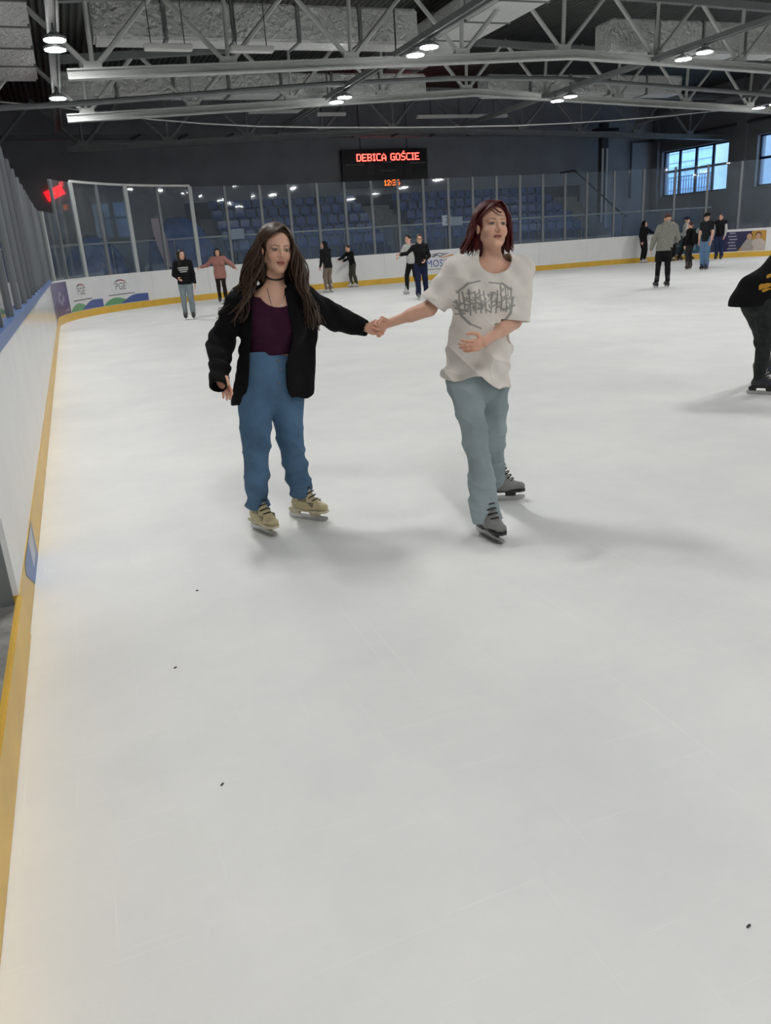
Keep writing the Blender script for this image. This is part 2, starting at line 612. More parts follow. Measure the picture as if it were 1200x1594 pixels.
far_board = board_run('rink_board', 'straight white far board in front of the spectator stand', CUM[2], CUM[3], 2.2, 'board', 0.02)
right_corner = board_run('rink_board', 'curved far right corner board with teal and yellow adverts', CUM[3], CUM[4], 2.36, 'board', 0.02)
board_run('rink_board', 'straight white rink board running along the window wall', CUM[4], CUM[5], 2.35, 'board', 0.02)
gt = thing('gate_threshold', 'worn yellow threshold of the open gate next to rough concrete', 'threshold', (XL, 0, 0))
MB().box((XL - 0.012, YBACK, 0), (XL + 0.012, YG - 0.002, 0.21)).build('threshold_strip', MAT['yellow'], gt, bevel=0.006)


# adverts: flat prints that follow the board
def print_poly(s, z, name, material, parent, off=-0.004):
    """outline of (along, height) points laid on the board surface"""
    mb = MB()
    mb.add([pt(a, off, b) for a, b in zip(s, z)], [tuple(range(len(s)))])
    return mb.build(name, material, parent)


def print_band(s0, s1, zf0, zf1, name, material, parent, off=-0.004, n=14):
    v, f = [], []
    for i in range(n + 1):
        s = s0 + (s1 - s0) * i / n
        t = i / n
        v += [pt(s, off, zf0(t) if callable(zf0) else zf0), pt(s, off, zf1(t) if callable(zf1) else zf1)]
    for i in range(n):
        f.append((2 * i, 2 * i + 2, 2 * i + 3, 2 * i + 1))
    return MB().add(v, f).build(name, material, parent)


def print_text(body, s, z, size, name, material, parent, off=-0.008, slant=0.0, wide=1.0):
    v, f = text_mesh(body, size)
    return MB().add([pt(s + (a + slant * b) * wide, off, z + b) for a, b in v], f).build(name, material, parent)


def s_at(x, y):
    """distance along the outline of the board foot seen at a point of the photograph"""
    g = PG(x, y)
    best = min(np.linspace(0, CUM[5], 4000), key=lambda s: np.hypot(*(path(s)[0][:2] / np.hypot(*path(s)[0][:2]) - g[:2] / np.hypot(*g[:2]))) if path(s)[0][1] > 5 else 9)
    return float(best)


def advert(label, s0, s1, col, z0=0.22, z1=1.1):
    root = thing('board_advert', label, 'advert', tuple(pt((s0 + s1) / 2, -0.004, z0)), 'adverts on the boards')
    print_band(s0, s1, z0, z1, 'backing', flat(col[0], col[1]), root)
    return root


sa = [s_at(x, y) for x, y in ((94, 500), (113, 496), (164, 488), (234, 479))]
a1 = advert('dark purple advert at the left end of the corner board', sa[0] - 2.6, sa[1], ('purple', (0.075, 0.055, 0.17)))
print_band(sa[1] - 1.2, sa[1] - 0.45, lambda t: 0.52 + 0.06 * math.sin(9 * t), lambda t: 0.66 + 0.09 * math.sin(7 * t + 1), 'pale_figure', flat('lilac', (0.30, 0.27, 0.40)), a1, -0.007)
print_band(sa[1] - 1.05, sa[1] - 0.75, 0.74, lambda t: 0.80 + 0.05 * math.sin(3.1 * t), 'pale_star', flat('lilac', (0.30, 0.27, 0.40)), a1, -0.007)
print_band(sa[1] - 0.55, sa[1] - 0.12, 0.3, lambda t: 0.33 + 0.04 * t, 'pale_line', flat('lilac', (0.30, 0.27, 0.40)), a1, -0.007)
for j, (s0, s1, lab) in enumerate(((sa[1], sa[2], 'white advert with arch logo and lettering next to the purple one'), (sa[2], sa[3], 'white advert with arch logo and lettering before the plain white board'))):
    a = advert(lab, s0, s1, ('white', (0.74, 0.75, 0.77)))
    L = s1 - s0
    print_band(s0, s0 + L * 0.62, 0.222, lambda t: 0.235 + 0.20 * math.sin(math.pi * min(1, t * 1.0)) ** 0.8, 'green_wave', flat('green', (0.13, 0.33, 0.16)), a, -0.006)
    print_band(s0 + L * 0.40, s1 - 0.01, 0.222, lambda t: 0.235 + 0.27 * math.sin(math.pi / 2 * min(1.0, t * 1.5)) ** 1.2 * (1 - 0.15 * t), 'blue_wave', flat('wave blue', (0.07, 0.11, 0.30)), a, -0.007)
    cx = s0 + L * 0.45
    lw = min(0.55, L * 0.3)
    n = 16
    v, f = [], []
    for i in range(n + 1):
        an = math.pi * (0.94 - 0.88 * i / n)
        th = 0.05 if 3 < i < 13 else 0.03
        v += [pt(cx + lw * 0.62 * math.cos(an), -0.008, 0.79 + 0.20 * math.sin(an)), pt(cx + lw * (0.62 - th) * math.cos(an), -0.008, 0.79 + (0.20 - th) * math.sin(an))]
        if i:
            f.append((2 * i - 2, 2 * i, 2 * i + 1, 2 * i - 1))
    MB().add(v[:16], f[:7]).build('logo_arch', MAT['printgrey'], a)
    MB().add(v[14:], [tuple(q - 14 for q in g_) for g_ in f[7:]]).build('logo_arch', flat('logo red', (0.42, 0.16, 0.18)), a)
    print_text('PGE', cx, 0.76, 0.30, 'lettering', MAT['printgrey'], a, slant=0.15)
    print_band(cx - L * 0.3, cx + L * 0.28, 0.505, 0.535, 'fine_print', MAT['printgrey'], a, -0.008)
s0 = s_at(683, 434)
a = advert('white advert with blue club lettering behind the woman in black', s0 - 0.95, s0 + 0.75, ('white', (0.74, 0.75, 0.77)))
print_text('MOSiR', s0 - 0.02, 0.62, 0.40, 'lettering', flat('club blue', (0.02, 0.06, 0.30)), a, wide=0.92)
for k, (zz, w, x0) in enumerate(((0.97, 0.46, 0.0), (0.90, 0.34, -0.1))):
    print_band(s0 + x0 - w, s0 + x0 + w, lambda t, q=zz: q + 0.03 * math.sin(14 * t), lambda t, q=zz: q + 0.045 + 0.02 * math.sin(11 * t + 2), 'dark_script', MAT['printgrey'], a, -0.008, 30)
print_band(s0 + 0.1, s0 + 0.68, lambda t: 0.83 + 0.07 * t, lambda t: 0.85 + 0.10 * t, 'orange_swoosh', flat('orange', (0.65, 0.22, 0.03)), a, -0.009)
print_band(s0 - 0.5, s0 + 0.5, 0.40, 0.425, 'fine_print', MAT['printgrey'], a, -0.008)
sr = [s_at(x, y) for x, y in ((1021, 407), (1101, 402), (1147, 400), (1190, 398.5))]
a = advert('dark teal advert behind the skaters at the far right corner', sr[0], sr[1] - 0.25, ('teal', (0.03, 0.085, 0.14)), 0.25, 1.02)
print_band(sr[0] + 0.3, sr[0] + 0.95, 0.55, lambda t: 0.72 + 0.08 * math.sin(6 * t), 'pale_figure', flat('teal pale', (0.14, 0.24, 0.30)), a, -0.007)
print_band(sr[1] - 1.1, sr[1] - 0.5, 0.40, lambda t: 0.85 + 0.06 * math.sin(8 * t), 'pale_figure', flat('teal pale', (0.14, 0.24, 0.30)), a, -0.007)
a = advert('navy advert with a column of pale words beside the yellow one', sr[1] - 0.2, sr[2], ('navy', (0.028, 0.03, 0.085)), 0.25, 1.05)
for k in range(6):
    z = 0.34 + k * 0.125
    print_band(sr[1] + 0.78 + 0.05 * (k % 2), sr[1] + 1.15 - 0.04 * (k % 3), z, z + 0.05, 'word', flat('pale grey', (0.32, 0.32, 0.40)), a, -0.007, 4)
a = advert('yellow ochre advert showing two people in pale shirts', sr[2], sr[3], ('ochre', (0.50, 0.27, 0.04)), 0.25, 1.05)
LL = sr[3] - sr[2]
print_poly([sr[2], sr[2] + 0.55, sr[2]], [0.25, 1.05, 1.05], 'navy_wedge', flat('navy', (0.028, 0.03, 0.085)), a, -0.006)
for k, (cx, colr, hair) in enumerate(((sr[2] + LL * 0.40, (0.36, 0.33, 0.31), (0.03, 0.015, 0.01)), (sr[2] + LL * 0.72, (0.52, 0.46, 0.42), (0.10, 0.05, 0.03)))):
    w = 0.30
    print_poly([cx - w, cx + w, cx + w * 0.95, cx + w * 0.4, cx - w * 0.4, cx - w * 0.95], [0.27, 0.27, 0.60, 0.72, 0.72, 0.60], 'shirt', flat('shirt%d' % k, colr), a, -0.008)
    an = np.linspace(0, 2 * math.pi, 15)[:-1]
    print_poly(list(cx + 0.125 * np.cos(an)), list(0.86 + 0.14 * np.sin(an)), 'hair', flat('hair%d' % k, hair), a, -0.009)
    print_poly(list(cx + 0.10 * np.cos(an)), list(0.83 + 0.115 * np.sin(an)), 'face', flat('face', (0.55, 0.33, 0.22)), a, -0.011)
print_poly([sr[2] + LL * 0.44, sr[2] + LL * 0.56, sr[2] + LL * 0.55, sr[2] + LL * 0.45], [0.27, 0.27, 0.42, 0.40], 'red_cup', flat('advert red', (0.42, 0.05, 0.04)), a, -0.012)

# ------------------------------------------------------------------ glass screens above the boards
N_SCREEN = {}


def glass_bay(s0, s1, ztop, postw, label, group, top_bar=False, gm='glass', post_s=None, pm='post'):
    ps = s0 if post_s is None else post_s
    root = thing('glass_screen', label, 'glass screen', tuple(pt((s0 + s1) / 2, 0.05, HB)), group)
    zb = HB + 0.02
    n = 1
    strip(MB(), s0 + 0.012, s1 - 0.012, 0.045, 0.057, zb, ztop).build('pane', MAT[gm], root)
    p, t = path(ps)
    nn = np.array([-t[1], t[0], 0])
    mb = MB()
    a, b = pt(ps, 0.05, zb), pt(ps, 0.05, ztop)
    q = [a + sx * t * postw / 2 + sy * nn * 0.035 for sx, sy in ((-1, -1), (1, -1), (1, 1), (-1, 1))]
    q2 = [e + (b - a) for e in q]
    mb.add(q + q2, [(3, 2, 1, 0), (4, 5, 6, 7), (0, 1, 5, 4), (1, 2, 6, 5), (2, 3, 7, 6), (3, 0, 4, 7)])
    mb.build('post', MAT[pm], root)
    if top_bar:
        strip(MB(), s0, s1, 0.01, 0.09, ztop - 0.005, ztop + 0.06).build('top_bar', MAT['steel'], root)
    return root


n_l = 16
for i in range(n_l):
    a, b = CUM[1] * i / n_l, CUM[1] * (i + 1) / n_l
    glass_bay(a, b, 2.92, 0.06, '%s glass pane of the left screen counted from the open gate' % ORD[i], 'glass screens above the left board', gm='hazeglass')
n_c = 9
for i in range(n_c):
    a, b = CUM[1] + SEG[1] * i / n_c, CUM[1] + SEG[1] * (i + 1) / n_c
    glass_bay(a, b, 3.85 if i > 1 else 2.95, 0.14 if i % 2 else 0.09, '%s glass pane of the left corner counted from the blue capped board' % ORD[i], 'glass screens round the left corner', top_bar=3 <= i < 7, pm='alu' if i in (1, 3, 5, 7) else 'post', gm='hazeglass' if i < 4 else 'glass')
n_f = 13
for i in range(n_f):
    a, b = CUM[2] + SEG[2] * i / n_f, CUM[2] + SEG[2] * (i + 1) / n_f
    glass_bay(a, b, 3.83, 0.10, '%s glass pane of the far screen counted from the left corner' % ORD[i], 'glass screens above the far board')
n_r = 9
for i in range(n_r):
    a, b = CUM[3] + SEG[3] * i / n_r, CUM[3] + SEG[3] * (i + 1) / n_r
    glass_bay(a, b, 3.83, 0.09, '%s glass pane of the right corner counted from the far board' % ORD[i], 'glass screens round the right corner')

# ------------------------------------------------------------------ spectator stand
st = tag(thing('spectator_stand', None, None, (14, 35, 0)), kind='structure')
ROWS = [(32.95 + 0.85 * i, 1.22 + 0.44 * i) for i in range(5)]
for i, (y, z) in enumerate(ROWS):
    y1 = ROWS[i + 1][0] if i < 4 else 38.0
    MB().box((5.6, y - 0.25, 0), (23.3, y1 - 0.25, z)).build('tier', MAT['riser'], st)
sw = tag(thing('stand_stair', None, None, (13.8, 34, 0)), kind='structure')
for i in range(10):
    y, z = 32.6 + 0.425 * i, 1.22 + 0.22 * (i - 0.0)
    MB().box((13.05, y, z - 0.22 if i else 0), (14.4, y + 0.46, z)).build('step', MAT['greyseat'], sw)
sw = tag(thing('side_stair', None, None, (24, 34, 0)), kind='structure')
for i in range(9):
    y, z = 32.9 + 0.46 * i, 1.0 + 0.27 * i
    MB().box((23.35, y, 0), (24.75, y + 0.46 if i < 8 else 38.3, z)).build('step', MAT['greyseat'], sw)
MB().tube([(24.8, 32.6, 2.0), (24.8, 33.0, 2.15), (24.8, 36.9, 4.4), (24.8, 38.2, 4.4)], 0.035).build('handrail', MAT['darksteel'], sw)


def seat_mesh(parent=None):
    mb = MB()
    # shell seat: pan, curved back
    prof = [(-0.20, 0.36), (-0.21, 0.41), (0.0, 0.395), (0.17, 0.41), (0.205, 0.47), (0.235, 0.62), (0.25, 0.74), (0.275, 0.735), (0.255, 0.60), (0.23, 0.44), (0.19, 0.375), (0.0, 0.36)]
    W = [(-0.2, 0.035), (-0.19, 0.0), (0.19, 0.0), (0.2, 0.035)]
    v, f = [], []
    n = len(prof)
    for x, dz in W:
        v += [(x, p_ - (0.02 if dz else 0), q + dz * 0.4) for p_, q in prof]
    for i in range(3):
        for k in range(n):
            k2 = (k + 1) % n
            f.append((i * n + k, i * n + k2, (i + 1) * n + k2, (i + 1) * n + k))
    f += [tuple(reversed(range(n))), tuple(3 * n + k for k in range(n))]
    mb.add(v, f)
    mb.bar((-0.14, 0.05, 0.0), (-0.14, 0.05, 0.37), 0.05, 0.05).bar((0.14, 0.05, 0.0), (0.14, 0.05, 0.37), 0.05, 0.05)
    mb.bar((-0.14, 0.05, 0.30), (-0.14, 0.24, 0.36), 0.03, 0.04).bar((0.14, 0.05, 0.30), (0.14, 0.24, 0.36), 0.03, 0.04)
    return mb


seat0 = seat_mesh().build('stadium_seat', MAT['seat'], smooth=False)
first = True
for i, (y, z) in enumerate(ROWS):
    for blk, (xa, xb) in enumerate(((6.1, 12.9), (14.65, 23.1))):
        n = int((xb - xa) / 0.485)
        for k in range(n):
            o = seat0 if first else seat0.copy()
            if not first:
                COL.objects.link(o)
            first = False
            o.location = (xa + 0.25 + k * 0.485, y + 0.2, z)
            side = 'left' if blk == 0 else 'right'
            row = ['lowest', 'second', 'third', 'fourth', 'topmost'][i]
            num = (n - k) if blk == 0 else (k + 1)
            tag(o, 'blue plastic seat, %s row %s of the stair, %s from the stair' % (row, side, ORD[num - 1]), 'seat', '%s row of blue seats %s of the stair' % (row, side))
# rail with hazy panels along the front of the stand
rl = thing('stand_railing', 'white topped railing with hazy panels in front of the stand', 'railing', (14, 32, 0))
MB().tube([(-0.8, 32, 2.19), (29.2, 32, 2.17)], 0.035).build('top_rail', MAT['alu'], rl)
for k in range(14):
    x = -0.6 + k * 2.25
    if k:
        MB().box((x - 2.15, 31.99, 1.0), (x - 0.1, 32.01, 2.12)).build('panel', MAT['parapet'], rl)
    MB().bar((x, 32, 0), (x, 32, 2.17), 0.04, 0.04).build('post', MAT['steel2'], rl)
# paper signs on the rail
sg = thing('paper_sign', 'white paper sign with number 2 on the stand railing', 'sign', (15.4, 31.9, 2.2))
c = PX(695, 343, 31.93)
MB().box((c[0] - 0.2, 31.92, c[2] - 0.2), (c[0] + 0.2, 31.94, c[2] + 0.2)).build('sheet', MAT['paper'], sg)
v, f = text_mesh('2', 0.36)
MB().add([(c[0] + a, 31.915, c[2] + b) for a, b in v], f).build('number', MAT['printgrey'], sg)
c = PX(711, 344, 31.93)
tag(MB().box((c[0] - 0.27, 31.92, c[2] - 0.17), (c[0] + 0.27, 31.96, c[2] + 0.17)).build('notice_board', flat('notice', (0.38, 0.42, 0.48))), 'blank pale grey notice next to the numbered paper sign', 'sign')
c = PX(376, 363, 31.93)
tag(MB().box((c[0] - 0.45, 31.9, c[2] - 0.2), (c[0] + 0.1, 31.96, c[2] + 0.17)).build('notice_board', flat('notice', (0.38, 0.42, 0.48))), 'pale notice on the railing behind the long haired skater in front', 'sign')
# steel column at the right end
cl = thing('steel_column', 'dark steel column with pale cable strips near the far right corner', 'column', (26.8, 37.2, 0))
MB().box((26.55, 37.1, 0), (26.95, 37.4, 6.6)).build('shaft', MAT['darksteel'], cl)
MB().box((26.2, 37.0, 6.2), (27.5, 37.5, 6.35)).build('head_plate', MAT['darksteel'], cl)
for x in (26.6, 26.86):
    MB().box((x - 0.05, 37.06, 1.5), (x + 0.05, 37.1, 5.4)).build('cable_strip', MAT['white'], cl)
pp = thing('wall_pipe', 'dark pipe running along the window wall and down the corner', 'pipe', (30.9, 30, 5.8))
MB().tube([(XW1 - 0.1, 10, 5.75), (XW1 - 0.1, YB - 0.15, 5.85), (29.4, YB - 0.15, 5.80), (29.4, YB - 0.15, 3.0)], 0.07).build('pipe_run', MAT['darksteel'], pp)

# ------------------------------------------------------------------ scoreboard
sb = thing('scoreboard', 'black hanging scoreboard with red team names and clock', 'scoreboard', (15.1, YB - 0.15, 4.1))
sx0, sx1, sz0, sz1 = 12.9, 17.3, 4.1, 5.78
MB().box((sx0, YB - 0.28, sz0), (sx1, YB - 0.03, sz1)).build('cabinet', MAT['black'], sb, bevel=0.02)
FONT = {'D': '11110 10001 10001 10001 10001 10001 11110', 'E': '11111 10000 10000 11110 10000 10000 11111', 'B': '11110 10001 10001 11110 10001 10001 11110', 'I': '111 010 010 010 010 010 111',
        'C': '01111 10000 10000 10000 10000 10000 01111', 'A': '00100 01010 10001 10001 11111 10001 10001', 'G': '01111 10000 10000 10011 10001 10001 01111', 'O': '01110 10001 10001 10001 10001 10001 01110',
        'S': '01111 10000 10000 01110 00001 00001 11110', '1': '010 110 010 010 010 010 111', '2': '01110 10001 00001 00110 01000 10000 11111', '3': '11110 00001 00001 01110 00001 00001 11110', '6': '01110 10000 10000 11110 10001 10001 01110', ':': '0 0 1 0 1 0 0'}


def led_word(word, x, z, cell, name, material):
    for ch in word:
        mb = MB()
        acute = ch == 'Ś'
        rows = FONT['S' if acute else ch].split()
        for r_, row in enumerate(rows):
            for c_, b in enumerate(row):
                if b == '1':
                    xx, zz = x + c_ * cell, z - r_ * cell
                    mb.box((xx, YB - 0.30, zz - cell * 0.86), (xx + cell * 0.9, YB - 0.278, zz))
        if acute:
            for c_, r_ in ((2, -1.3), (3, -2.2)):
                xx, zz = x + c_ * cell, z - r_ * cell
                mb.box((xx, YB - 0.30, zz - cell * 0.86), (xx + cell * 0.9, YB - 0.278, zz))
        x += (len(rows[0]) + 1.0) * cell
        mb.build(name, material, sb)
    return x


led_word('DEBICA', sx0 + 0.74, sz1 - 0.2, 0.0455, 'name_letter', MAT['red'])
led_word('GOŚCIE', sx0 + 2.47, sz1 - 0.2, 0.0455, 'name_letter', MAT['red'])
led_word('12:36', sx0 + 2.08, sz0 + 0.30, 0.035, 'clock_digit', MAT['amber'])
for x, z, w in ((0.15, 1.0, 0.95), (3.45, 1.0, 0.85), (2.05, 1.07, 0.5), (1.9, 0.68, 0.8)):
    MB().box((sx0 + x, YB - 0.285, sz0 + z), (sx0 + x + w, YB - 0.278, sz0 + z + 0.07)).build('caption', MAT['printgrey'], sb)
for x in (1.25, 1.75, 2.7, 3.2):
    MB().box((sx0 + x, YB - 0.284, sz0 + 0.55), (sx0 + x + 0.35, YB - 0.277, sz0 + 1.0)).build('digit_panel', flat('unlit digits', (0.03, 0.025, 0.028)), sb)
for x in (1.0, 3.4):
    MB().bar((sx0 + x, YB - 0.15, sz1), (sx0 + x, YB - 0.15, 7.8), 0.03, 0.03).build('hanger', MAT['darksteel'], sb)
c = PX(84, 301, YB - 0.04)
rs = thing('red_reflection', 'slanting red glow added for a reflection in the left corner glass', 'sign', tuple(c))  # glowing panel added in place of a red reflection in the glass
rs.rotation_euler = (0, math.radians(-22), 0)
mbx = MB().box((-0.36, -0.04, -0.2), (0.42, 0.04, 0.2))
o = mbx.build('glow_panel', MAT['redcore'])
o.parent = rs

# ------------------------------------------------------------------ roof trusses
def truss(Y, label, top=6.1, k=0.043, wide=0.24, nodes=None, zdeck=1.5, m1='steel', left_end=0.75):
    root = thing('roof_truss', label, 'roof truss', (RIDGE, Y, top), 'roof trusses across the hall')
    xs = [left_end, RIDGE, XW1 - 0.1]
    for xa, xb in ((xs[0], RIDGE), (RIDGE, xs[2])):
        a, b = np.array([xa, Y, chord_z(xa, k, top)]), np.array([xb, Y, chord_z(xb, k, top)])
        mb = MB()
        mb.bar(a + (0, 0, .09), b + (0, 0, .09), wide, 0.035).bar(a, b, 0.03, 0.18).bar(a - (0, 0, .09), b - (0, 0, .09), wide, 0.035)
        mb.build('bottom_chord', MAT[m1], root)
        MB().bar(a + (0, 0, zdeck), b + (0, 0, zdeck + .25), 0.2, 0.2).build('top_chord', MAT['steel2'], root)
    nod = [RIDGE - 0.35 + 3.06 * j for j in range(-5, 6)]
    for j, x in enumerate(nod):
        z = chord_z(x, k, top) + 0.1
        zt = chord_z(x, k, top) + zdeck
        MB().bar((x - 0.2, Y, z + 0.06), (x + 0.2, Y, z + 0.06), 0.16, 0.16).build('gusset', MAT[m1], root)
        MB().tube([(x, Y, z), (x + 0.05, Y, zt + 0.1)], 0.055, 6).build('vertical_brace', MAT[m1], root)
        for dx in (-1.53, 1.53):
            if XW0 < x + dx < XW1:
                MB().tube([(x + 0.08 * np.sign(dx), Y, z + 0.05), (x + dx, Y, zt + 0.12)], 0.06, 6).build('diagonal_brace', MAT[m1], root)
    return root


truss(20.8, 'nearest pale steel roof truss crossing the hall above the skaters')
truss(26.6, 'second pale steel roof truss, behind the nearest one', top=6.17, k=0.05)
truss(33.4, 'third steel roof truss, above the stand', top=5.95, k=0.035, m1='steel2')
truss(14.6, 'roof truss above the photographer with only brace ends in view')
pp = thing('roof_pipe', 'dark grey pipe following the roof slope in front of second truss', 'pipe', (RIDGE, 24.6, 6))
MB().tube([(XW0, 24.6, 5.45), (0.7, 24.6, 5.56), (8, 24.6, 6.05), (12, 24.6, 6.22), (16, 24.6, 6.22), (25, 24.6, 5.74), (XW1, 24.6, 5.45)], 0.075).build('pipe_run', MAT['steel2'], pp)
pb = thing('wall_beam', 'grey beam with clamps crossing above the back wall', 'beam', (14, 36.5, 6))
MB().bar((-1.6, 36.5, 6.33), (29, 36.5, 6.0), 0.2, 0.16).build('beam_bar', MAT['steel2'], pb)
for k in range(12):
    x = 3.5 + k * 1.9
    MB().bar((x - 0.22, 36.38, 6.16 - k * 0.014), (x + 0.22, 36.38, 6.34 - k * 0.014), 0.06, 0.1).build('clamp', MAT['darksteel'], pb)
# sagging pale cable
cb = thing('hanging_cable', 'pale cable sagging across the hall under the trusses', 'cable', (14, 29, 5.5))
pts = []
for px, py in ((100, 168), (130, 172), (180, 179), (240, 186), (320, 192.5), (400, 196.5), (500, 198.3), (600, 198.3), (700, 197.5), (800, 195.5), (880, 192), (960, 187), (1040, 180.5), (1120, 172), (1150, 168.5)):
    pts.append(PX(px, py, 29.0))
pts = [np.array([XW0, 29.0, pts[0][2] + 0.25])] + pts + [np.array([XW1, 29.0, pts[-1][2] + 0.3])]
MB().tube(pts, 0.022, 6).build('cable_run', MAT['white'], cb)
# long rails with lamps
ROWX = [0.55, 8.65, 16.6, 25.5]
LZ = 4.17 + CAM_H


rails = []
for j, x in enumerate(ROWX):
    zr = 6.02
    r_ = thing('lamp_rail', '%s lamp carrying rail, counted from the left wall' % ORD[j], 'rail', (x, 15, zr), 'lamp rails along the hall')
    mb = MB()
    mb.bar((x - 0.09, YBACK, zr), (x - 0.09, 33, zr), 0.05, 0.13).bar((x + 0.09, YBACK, zr), (x + 0.09, 33, zr), 0.05, 0.13)
    mb.bar((x, YBACK, zr + 0.05), (x, 33, zr + 0.05), 0.2, 0.02)
    mb.build('channel', MAT['steel2'], r_)
    for y in (14.6, 20.8, 26.6):
        MB().bar((x, y, zr + 0.06), (x, y, zr + 1.3), 0.03, 0.03).build('hanger', MAT['darksteel'], r_)


def lamp(x, y, label, proto=None):
    if proto is None:
        root = thing('high_bay_lamp', label, 'lamp', (x, y, LZ), 'high bay lamps')
        MB().lathe((x, y, LZ), [(0.21, 0.0), (0.225, 0.01), (0.225, 0.05), (0.15, 0.09), (0.09, 0.10), (0.09, 0.13), (0.03, 0.135), (0.03, 0.17)], 18).build('housing', MAT['lamp'], root, smooth=False)
        MB().lathe((x, y, LZ), [(0.205, -0.012), (0.205, -0.002)], 18).build('diffuser', MAT['lampglow'], root)
        MB().bar((x, y, LZ + 0.15), (x, y, 6.075), 0.03, 0.03).build('bracket', MAT['darksteel'], root)
        return root
    o = copy_tree(proto)
    o.location = (x, y, LZ - (0.28 if x > 20 else 0))
    if x > 20:
        [c for c in o.children if c.name.startswith('bracket')][0].scale[2] = 2.6
    tag(o, label)
    return o


proto = None
side = ['leftmost row', 'second row from the left wall', 'third row from the left wall', 'row nearest the window wall']
for j, x in enumerate(ROWX):
    for k, y in enumerate((19.2, 25.4, 12.8, 6.4, 0.0, -6.4, -12.8)):  # unseen rows continue for illumination; added rear ones light the figures from the front
        for d in (0, 1):
            lab = 'lit round ceiling lamp, %s, %s of its %s pair' % (side[j], ['nearer', 'farther'][d], ['nearest visible', 'second visible', 'overhead', 'overhead rear', 'rear', 'added rear', 'added rearmost'][k])
            o = lamp(x, y - 0.4 + 0.8 * d, lab, proto)
            proto = proto or o

# ------------------------------------------------------------------ foil wrapped ducts
def duct(label, lo, hi, n=6, axis=0):
    root = thing('air_duct', label, 'air duct', tuple((np.array(lo) + hi) / 2), 'foil wrapped air ducts')
    lo, hi = np.array(lo, float), np.array(hi, float)
    for i in range(n):
        a, b = lo.copy(), hi.copy()
        a[axis] = lo[axis] + (hi[axis] - lo[axis]) * i / n + 0.01
        b[axis] = lo[axis] + (hi[axis] - lo[axis]) * (i + 1) / n - 0.01
        MB().box(a, b).build('duct_section', MAT['foil'], root, bevel=0.05)
    for i in range(1, n):
        a, b = lo - 0.02, hi + 0.02
        c_ = lo[axis] + (hi[axis] - lo[axis]) * i / n
        a[axis], b[axis] = c_ - 0.03, c_ + 0.03
        MB().box(a, b).build('joint_band', MAT['steel2'], root)
    return root


duct('long foil wrapped duct behind the nearest truss, left half', (1.5, 21.7, 6.47), (9.7, 22.6, 7.3), 5)
duct('foil wrapped duct behind the nearest truss, right half', (15.8, 21.7, 6.40), (24.0, 22.6, 7.25), 5)
duct('foil duct behind the second truss, left part', (0.6, 27.7, 6.30), (12.6, 28.6, 6.95), 7)
duct('foil duct behind the second truss, right part', (15.0, 27.7, 6.30), (23.5, 28.6, 6.95), 5)
duct('foil duct running along the left wall below the roof', (-1.45, 11, 6.35), (0.15, 26.0, 7.25), 8, 1)
duct('foil duct running lengthwise under the ridge', (11.2, 12.0, 7.1), (12.6, 30.0, 7.8), 9, 1)
# pale strip lights and boxes under the far roof
for i, (px, py, w, Y, lab) in enumerate(((430, 174, 2.2, 33.0, 'white box light under the roof left of scoreboard'), (515, 178, 1.2, 33.0, 'short white box light just left of the scoreboard top'), (720, 181, 4.2, 33.0, 'long white box light under the roof right of scoreboard'),
                                         (262, 74, 1.05, 20.2, 'grey strip light hanging under the left duct, first'), (392, 77, 1.0, 20.2, 'grey strip light hanging under the left duct, second'))):
    c = PX(px, py, Y)
    r_ = thing('strip_light', lab, 'light fitting', tuple(c), 'strip lights under the roof')
    MB().box((c[0] - w / 2, Y - 0.12, c[2] - 0.06), (c[0] + w / 2, Y + 0.12, c[2] + 0.06)).build('casing', MAT['white'], r_, bevel=0.015)
    for dx in (-w * 0.35, w * 0.35):
        MB().bar((c[0] + dx, Y, c[2] + 0.05), (c[0] + dx, Y, 7.76 + 0.0439 * (c[0] + 2.05 if c[0] < 13.9 else 31.5 - c[0])), 0.02, 0.02).build('hanger', MAT['darksteel'], r_)

# ------------------------------------------------------------------ small debris on the ice
for i, (px, py) in enumerate(((346, 1222), (307, 920), (273, 1040), (1165, 1443))):
    g = PG(px, py)
    mb = MB()
    a = RNG.uniform(0, 6)
    mb.bar((g[0] - 0.006 * math.cos(a), g[1] - 0.006 * math.sin(a), 0.003), (g[0] + 0.006 * math.cos(a), g[1] + 0.006 * math.sin(a), 0.003), 0.004, 0.005)
    tag(mb.build('dirt_speck', MAT['black']), ['tiny dark speck on the ice, low centre left', 'tiny dark speck on the ice below the cream skates', 'tiny dark speck on the bare ice at left, below the shadow', 'tiny dark speck on the ice near lower right corner'][i], 'speck', 'specks of dirt on the ice')
# ------------------------------------------------------------------ figures: smooth distance fields turned into one continuous skin
def unit(v):
    v = np.asarray(v, float)
    return v / np.linalg.norm(v)


def axis_pts(lo, hi, base, refs):
    p = [lo]
    while p[-1] < hi:
        h = base
        for a, b, q in refs:
            if a - base < p[-1] < b:
                h = min(h, q)
        p.append(p[-1] + h)
    return np.array(p, np.float32)


